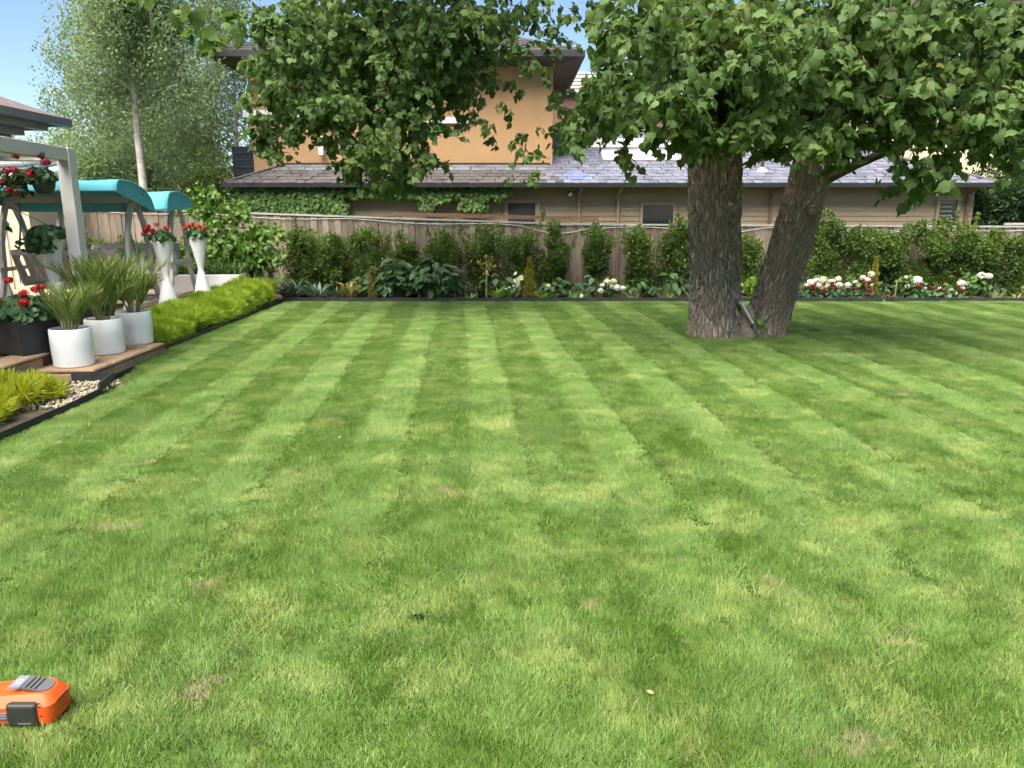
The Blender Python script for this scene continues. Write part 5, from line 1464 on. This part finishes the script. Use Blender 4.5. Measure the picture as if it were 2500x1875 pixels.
# ------------------------------------------------------------------ swing seats
def swing(lab, x0, x1, yc, face, canopy_prof, group):
    """face = +1: the bench faces away from the camera (+Y), -1: towards it"""
    z0 = .28
    t = thing('swing_seat', lab, 'swing seat', ((x0 + x1) / 2, yc, z0), group)
    W = 'swing_wood'
    for x in (x0, x1):
        for sgn in (-1, 1):
            pts = []
            for u in np.linspace(0, 1, 12):
                yy_ = yc + sgn * (.55 * (1 - u) ** 1.0 + .05 + .13 * math.sin(u * math.pi * 2) * -.55)
                pts.append((x, yy_, z0 + u * 1.62))
            MB().strip(pts, .055, .085, (1, 0, 0)).build('leg', MAT[W], t, bevel=.006)
        MB().bar((x, yc - .44, z0 + .62), (x, yc + .44, z0 + .62), .05, .06).build('cross_brace', MAT[W], t)
        MB().bar((x, yc - .56, z0 + .05), (x, yc + .56, z0 + .05), .05, .07).build('foot_rail', MAT[W], t)
    MB().bar((x0 - .05, yc, z0 + 1.64), (x1 + .05, yc, z0 + 1.64), .07, .10).build('top_beam', MAT[W], t, bevel=.006)
    # canopy: a sagging cover with hems and end panels
    cx0, cx1 = x0 - .12, x1 + .14
    prof = canopy_prof
    q = MB(); V, F = [], []; nx = 18
    dense = []
    for i in range(len(prof) - 1):
        for k in range(4):
            u = k / 4; dense.append((prof[i][0] * (1 - u) + prof[i + 1][0] * u, prof[i][1] * (1 - u) + prof[i + 1][1] * u))
    dense.append(prof[-1])
    for _ in range(1):
        dense = [dense[0]] + [((a[0] + 2 * b[0] + c[0]) / 4, (a[1] + 2 * b[1] + c[1]) / 4) for a, b, c in zip(dense, dense[1:], dense[2:])] + [dense[-1]]
    m_ = len(dense)
    for i in range(nx + 1):
        u = i / nx
        for j, (y, z) in enumerate(dense):
            sag = -.022 * math.sin(u * math.pi) * (1 + .35 * math.sin(u * 17)) * (1 if 2 < j < m_ - 3 else .3)
            V.append((cx0 + (cx1 - cx0) * u, y, z + sag))
    for i in range(nx):
        for j in range(m_ - 1):
            F.append((i * m_ + j, i * m_ + j + 1, (i + 1) * m_ + j + 1, (i + 1) * m_ + j))
    can = part('canopy', V, F, MAT['canvas'], t, True)
    so_ = can.modifiers.new('solid', 'SOLIDIFY'); so_.thickness = .012
    for xx, nm in ((cx0 + .004, 'end_panel'), (cx1 - .004, 'end_panel')):
        part(nm, [(xx, y, z - .003) for y, z in dense], [tuple(range(m_))], MAT['canvas'], can)
        e = dense[0], dense[-1]
        MB().tube([(xx, y, z - .002) for y, z in dense], .008, 5).build('piping', MAT['canvas'], can)
        MB().bar((xx, dense[0][0], dense[0][1]), (xx, dense[-1][0], dense[-1][1]), .012, .02).build('hem', MAT['canvas'], can)
    for us in (.34, .67):
        MB().tube([(cx0 + (cx1 - cx0) * us, y, z - .006) for y, z in dense], .007, 4).build('seam', MAT['canvas'], can)
    MB().lathe((cx1 + .004, yc, z0 + 1.70), [(.018, 0), (.018, .02), (.006, .03)], 8).build('fixing_knob', MAT['gutter_dark'], can)
    # bench
    bx0, bx1 = x0 + .17, x1 - .17
    bk = -face
    sy = yc + bk * -.04
    zs = z0 + .42
    for k in range(5):
        yy_ = sy + bk * (.20 - .10 * k)
        MB().box(bx0, bx1, yy_ - .04, yy_ + .04, zs + .012 * (k == 4), zs + .022 + .012 * (k == 4)).build('seat_slat', MAT[W], t)
    p0 = np.array([0, sy + bk * .24, zs + .02]); p1 = np.array([0, sy + bk * .42, z0 + .87])
    back = MB().bar((bx0, p1[1], p1[2]), (bx1, p1[1], p1[2]), .04, .085).build('backrest', MAT[W], t, bevel=.005)
    MB().bar((bx0, p0[1], p0[2] + .04), (bx1, p0[1], p0[2] + .04), .04, .07).build('lower_rail', MAT[W], back)
    ns = 11
    for k in range(ns):
        x = bx0 + .04 + (bx1 - bx0 - .08) * k / (ns - 1)
        tw_ = .02 * math.sin(k * 2.1)
        MB().bar((x - tw_, p0[1], p0[2] + .07), (x + tw_, p1[1], p1[2] - .04), .085, .018, (0, bk, .4)).build('slat', MAT[W], back)
    for x in (bx0 + .02, bx1 - .02):
        MB().bar((x, sy + bk * .36, zs + .22), (x, sy - bk * .26, zs + .20), .06, .028).build('armrest', MAT[W], t)
        MB().bar((x, sy - bk * .22, zs), (x, sy - bk * .22, zs + .19), .05, .05).build('arm_post', MAT[W], t)
        MB().bar((x, sy + bk * .24, zs - .02), (x, sy + bk * .42, z0 + .87), .05, .04).build('back_post', MAT[W], t)
        MB().bar((x, sy + bk * .24, zs - .03), (x, sy - bk * .26, zs - .03), .05, .06).build('seat_bearer', MAT[W], t)
        xr = x + (.05 if x > (x0 + x1) / 2 else -.05)
        for yy_ in (sy + bk * .26, sy - bk * .22):
            MB().tube([(xr, yc, z0 + 1.36), (xr, yy_, zs + .21)], .014, 7).build('rope', MAT['rope'], t)
            MB().tube([(xr, yy_, zs + .21), (xr, yy_, zs - .02)], .007, 5).build('hanger_rod', MAT['chain'], t)
        MB().tube([(xr, yc, z0 + 1.60), (xr, yc, z0 + 1.35)], .010, 5).build('chain', MAT['chain'], t)
    # foot boards under the bench
    for k in range(3):
        yy_ = yc + face * (.28 + .10 * k)
        MB().box(x0 + .06, x1 - .06, yy_ - .04, yy_ + .04, z0 + .10, z0 + .122).build('foot_board', MAT[W], t)
    return t
swing('near timber swing seat under a turquoise canopy, its bench back towards the lawn', -7.60, -5.72, 11.78, 1,
      [(11.03, 2.02), (11.06, 2.12), (11.12, 2.185), (11.5, 2.17), (11.9, 2.06), (12.08, 1.92), (12.16, 1.74)], 'timber swing seats with turquoise canopies')
swing('far timber swing seat under a turquoise canopy, facing the near one', -7.62, -5.74, 13.28, -1,
      [(12.64, 1.76), (12.68, 1.93), (12.78, 2.05), (13.1, 2.07), (13.45, 2.0), (13.6, 1.92), (13.64, 1.82)], 'timber swing seats with turquoise canopies')

# ------------------------------------------------------------------ verandah: own house corner, pergola frame, hanging basket
own = thing('verandah_house', 'corner of a house with dark grey gutter and shingle roof at the top left', 'house', (-7.5, 8, 0))
MB().add([(-5.86, 4, 2.93), (-5.86, 10.45, 2.93), (-5.86, 10.60, 2.93), (-8.6, 7.7, 4.05), (-8.6, 4, 4.05)], [(0, 2, 3, 4)]).add([(-5.86, 10.60, 2.93), (-11.5, 10.6, 2.93), (-8.6, 7.7, 4.05)], [(0, 1, 2)]).build('roof', MAT['roof_shingle'], own)
gt = MB()
for i, (x, z0, z1, ye) in enumerate(((-5.80, 2.83, 2.93, 10.52), (-5.90, 2.745, 2.829, 10.12), (-6.02, 2.66, 2.744, 9.82))):
    MB().box(x - .09, x, 4, ye, z0, z1).box(-11.5, x - .091, ye - .09, ye, z0, z1).build(('gutter', 'fascia', 'eave_board')[i], MAT['grey_paint'], own, bevel=.008)
MB().box(-11.4, -6.12, 4, 9.7, 2.62, 2.655).build('soffit', MAT['grey_paint'], own)
MB().box(-11.4, -8.2, 4, 9.3, .28, 2.619).build('wall', MAT['shed_wall'], own)

per = thing('pergola', 'pale grey painted verandah frame with a square post and beam', 'pergola', (-5.22, 9.25, .28))
MB().box(-5.30, -5.15, 9.17, 9.32, .28, 2.47).build('post', MAT['pergola'], per, bevel=.008)
MB().bar((-5.225, 9.165, 2.395), (-4.93, 4.5, 2.43), .13, .148).build('beam', MAT['pergola'], per, bevel=.008)
MB().bar((-5.31, 9.245, 2.39), (-9.0, 9.245, 2.39), .13, .14).build('beam', MAT['pergola'], per, bevel=.008)
MB().bar((-5.6, 9.1, 2.40), (-5.45, 4.5, 2.42), .06, .10).build('rafter', MAT['pergola'], per)

bk = thing('hanging_basket', 'dark hanging pot of red geraniums below the verandah beam', 'hanging basket', (-5.33, 8.55, 1.95))
bc = (-5.14, 8.60, 1.93)
MB().lathe(bc, [(.07, 0), (.08, .008), (.108, .08), (.118, .14), (.113, .145), (.105, .13)], 28).build('pot', MAT['black_pot'], bk, True)
leafy_dome(bk, (bc[0] - .05, bc[1], bc[2] + .16), (.19, .17, .12), 260, .075, 'geranium_leaf')
n = 150; P = np.stack([bc[0] - .12 - rng.random(n) * .30, bc[1] - .05 + rng.normal(0, .08, n), bc[2] + .24 - rng.random(n) * .26], 1)
cloud('trailing_leaves', T_round(), P, rdir(n, -.5), rdir(n, .3), rng.uniform(.045, .075, n), MAT['dark_leaf'], bk)
for (dx, dz, r, mt) in ((-.03, .21, .06, 'red_petal'), (.15, .33, .055, 'dark_red_petal'), (-.28, .24, .055, 'dark_red_petal'), (-.17, .40, .05, 'dark_red_petal'), (-.20, .25, .05, 'dark_red_petal'), (-.36, .12, .045, 'dark_red_petal'), (.08, .40, .025, 'dark_red_petal'), (-.30, .04, .05, 'dark_red_petal'), (-.42, .05, .04, 'dark_red_petal'), (-.22, .02, .045, 'dark_red_petal')):
    flower_stem(bk, (bc[0] + dx * .5, bc[1], bc[2] + .18), (bc[0] + dx, bc[1] - .16, bc[2] + dz), r, mt)
for k in range(3):
    a = k * 2.09 + .4
    MB().tube([(bc[0] + .11 * math.cos(a), bc[1] + .11 * math.sin(a), bc[2] + .135), (bc[0] + .02, bc[1], 2.33)], .004, 4).build('hanger_wire', MAT['steel'], bk)
MB().lathe((bc[0] + .02, bc[1], 2.30), [(.012, 0), (.03, .03), (.03, .07)], 8).build('hook', MAT['gutter_dark'], bk)
ln = MB().tube([(-6.05, 8.6, 2.10), (-5.78, 8.95, 1.80), (-5.31, 9.15, 1.50)], .005, 5).build('guy_line', MAT['gutter_dark'], None)
props(ln, 'thin dark line slanting down to the verandah post', 'cord')

shed = thing('garden_shed', 'beige panelled shed with a dark door at the left end of the fence', 'shed', (-11, 15.4, .28))
MB().box(-14, -9.2, 14.78, 16.1, .0, 2.35).build('wall', MAT['shed_wall'], shed)
for k in range(8):
    MB().box(-13.9 + .6 * k, -13.86 + .6 * k, 14.755, 14.779, .28, 2.3).build('batten', MAT['shed_wall'], shed)
MB().box(-10.9, -10.02, 14.735, 14.752, .28, 2.1).build('door', MAT['grey_paint'], shed)
MB().box(-14.2, -9.05, 14.6, 16.2, 2.352, 2.43).build('roof', MAT['grey_paint'], shed)

bl = thing('rolled_blind', 'rolled clear plastic blind with pale bands behind the hanging basket', 'blind', (-7.9, 12.5, 2.4))
for k, (r, dz, mt) in enumerate(((.085, .10, 'white_trim'), (.05, -.02, 'grey_paint'), (.06, -.115, 'white_trim'))):  # white and grey tubes shaped in place of a metal roof edge
    MB().tube([(-10.5, 12.55, 2.40 + dz), (-8.2, 12.55, 2.40 + dz), (-7.75, 12.55, 2.42 + dz), (-7.3, 12.55, 2.50 + dz), (-7.15, 12.55, 2.53 + dz)], r, 12).build('roll' if k != 1 else 'strap', MAT[mt], bl, True)

# ------------------------------------------------------------------ orange garden tool lying on the grass
tool = thing('power_tool', 'orange and black plastic garden power tool lying on the grass', 'tool', (-1.78, 2.36, 0))
def outline(x_end, y0, y1, x_left, cr, n=6):
    pts = [(x_left, y0)]
    for k in range(n + 1):
        a = -math.pi / 2 + (math.pi / 2) * k / n
        pts.append((x_end - cr + cr * math.cos(a), y0 + cr + cr * math.sin(a)))
    for k in range(n + 1):
        a = (math.pi / 2) * k / n
        pts.append((x_end - cr * 1.3 + cr * 1.3 * math.cos(a), y1 - cr * 1.3 + cr * 1.3 * math.sin(a)))
    pts.append((x_left, y1))
    return pts
def loft(levels, name, mat, parent, closed_left=True):
    V, F = [], []
    n = len(levels[0][0])
    for pts, zf in levels:
        V += [(x, y, zf(x) if callable(zf) else zf) for x, y in pts]
    for k in range(len(levels) - 1):
        for i in range(n):
            j = (i + 1) % n
            F.append((k * n + i, k * n + j, k * n + n + j, k * n + n + i))
    F.append(tuple(range(n - 1, -1, -1))); F.append(tuple(range((len(levels) - 1) * n, len(levels) * n)))
    o = part(name, V, F, MAT[mat], parent)
    o.data.shade_smooth()
    try: o.data.set_sharp_from_angle(angle=R(32))
    except Exception: pass
    return o
top = lambda dz: (lambda x: .130 + dz - max(0, (x + 1.72)) * .16 - max(0, (-1.80 - x)) * .2)
XE, Y0, Y1, XL = -1.588, 2.295, 2.435, -2.02
lev = [(outline(XE - .004, Y0 + .004, Y1, XL, .028), .016), (outline(XE, Y0, Y1, XL, .03), .034), (outline(XE, Y0, Y1, XL, .03), lambda x: .086 - max(0, -1.80 - x) * .1),
       (outline(XE - .003, Y0 + .003, Y1 - .003, XL, .03), lambda x: .088 - max(0, -1.80 - x) * .1), (outline(XE - .004, Y0 + .004, Y1 - .004, XL, .03), lambda x: .086 - max(0, -1.80 - x) * .15),
       (outline(XE - .018, Y0 + .024, Y1 - .012, XL, .03), top(-.006)), (outline(XE - .026, Y0 + .032, Y1 - .018, XL, .028), top(0))]
body = loft(lev, 'body', 'orange', tool)
def slab(x0, x1, y0, y1, d0, d1, name, mat, parent, cr=.012):
    pts = [(x0, y0), (x1 - cr, y0), (x1 - cr * .3, y0 + cr * .4), (x1, y0 + cr), (x1, y1 - cr), (x1 - cr * .3, y1 - cr * .4), (x1 - cr, y1), (x0, y1)]
    return loft([(pts, top(d0)), (pts, top(d1))], name, mat, parent)
vent = slab(-1.715, -1.622, 2.338, 2.408, -.004, .003, 'vent_cover', 'grey_plastic', tool, .022)
slab(-1.757, -1.718, 2.338, 2.408, -.004, .0025, 'label_plate', 'pale_plastic', tool, .004)
for k in range(3):
    x = -1.700 + .016 * k
    slab(x, x + .006, 2.342, 2.404, -.003, .0042, 'slot', 'slot', vent, .002)
q = slab(-1.748, -1.729, 2.362, 2.384, -.003, .0032, 'symbol', 'white_trim', tool, .003)
q = slab(-1.7455, -1.7315, 2.3645, 2.3815, -.003, .0040, 'symbol_field', 'pale_plastic', tool, .002)
MB().box(-1.742, -1.636, Y0 - .010, Y0 + .02, .014, .098, .008).build('filter_cover', MAT['black_plastic'], tool, bevel=.003)
MB().box(-1.70, -1.655, Y0 - .0125, Y0 - .0101, .026, .030).build('cover_rib', MAT['grey_plastic'], tool)
MB().box(-2.02, -1.738, Y0 - .004, Y0 + .01, .034, .064, .003).build('side_band', MAT['grey_plastic'], tool)
for k in range(2):
    MB().box(-1.99, -1.745, Y0 - .0055, Y0 - .0041, .042 + .010 * k, .046 + .010 * k).build('band_lettering', MAT['pale_plastic'], tool)
MB().bar((XE - .004, Y0 + .03, .03), (XE - .004, Y1 - .05, .03), .010, .006).build('bottom_lip', MAT['orange'], tool)

MB().bar((XE + .0012, Y0 + .036, .087), (XE + .0012, Y1 - .045, .087), .003, .0022).build('seam', MAT['slot'], tool)
MB().bar((-1.635, Y0 - .0012, .088), (-1.622, Y0 - .0012, .088), .003, .0022).build('seam', MAT['slot'], tool)
for (sx_, sz_) in ((-1.628, .098), (-1.625, .05)):
    MB().tube([(sx_, Y0 + .004, sz_), (sx_, Y0 - .0025, sz_)], .0028, 8).build('screw', MAT['slot'], tool)
# ------------------------------------------------------------------ fallen leaves and a weed on the lawn
FL = [(-2.62, 8.05, 'tiny tan leaf on the lawn not far from the golden hedge end'), (-.92, 7.35, 'tiny dry leaf in the middle of the lawn, straight ahead'),
      (-1.35, 5.65, 'small dry leaf on the lawn left of centre'), (1.64, 3.98, 'curled tan leaf on the lawn in front of the bare brown patch'),
      (1.98, 4.05, 'second small tan leaf beside the curled one on the near lawn'), (.52, 2.45, 'pale leaf scrap lying on the nearest grass at the bottom'),
      (-.62, 3.55, 'small dry leaf on the near lawn behind the flat weed'), (-1.8, 9.4, 'pale leaf speck on the far lawn towards the hedge')]
lv, lf_ = T_leaf(.3, .12, -.25)
lmesh = mesh_np('fallen_leaf', lv, lf_); lmesh.materials.append(MAT['dry_leaf'])
for i, (x, y, lab) in enumerate(FL):
    o = link('fallen_leaf', lmesh, None, None, (x, y, .030), (R(random.uniform(-20, 20)), R(random.uniform(-20, 20)), random.random() * 6.28))
    s = random.uniform(.018, .032); o.scale = (s, s, s)
    props(o, lab, 'leaf', 'fallen leaves on the lawn')
strap_plant('flat broad leaved weed growing in the near lawn', (-.42, 3.02, .015), 12, .045, .012, 'strap_leaf', (.35, 1.1), .4, .012, name='lawn_weed', cat='weed')
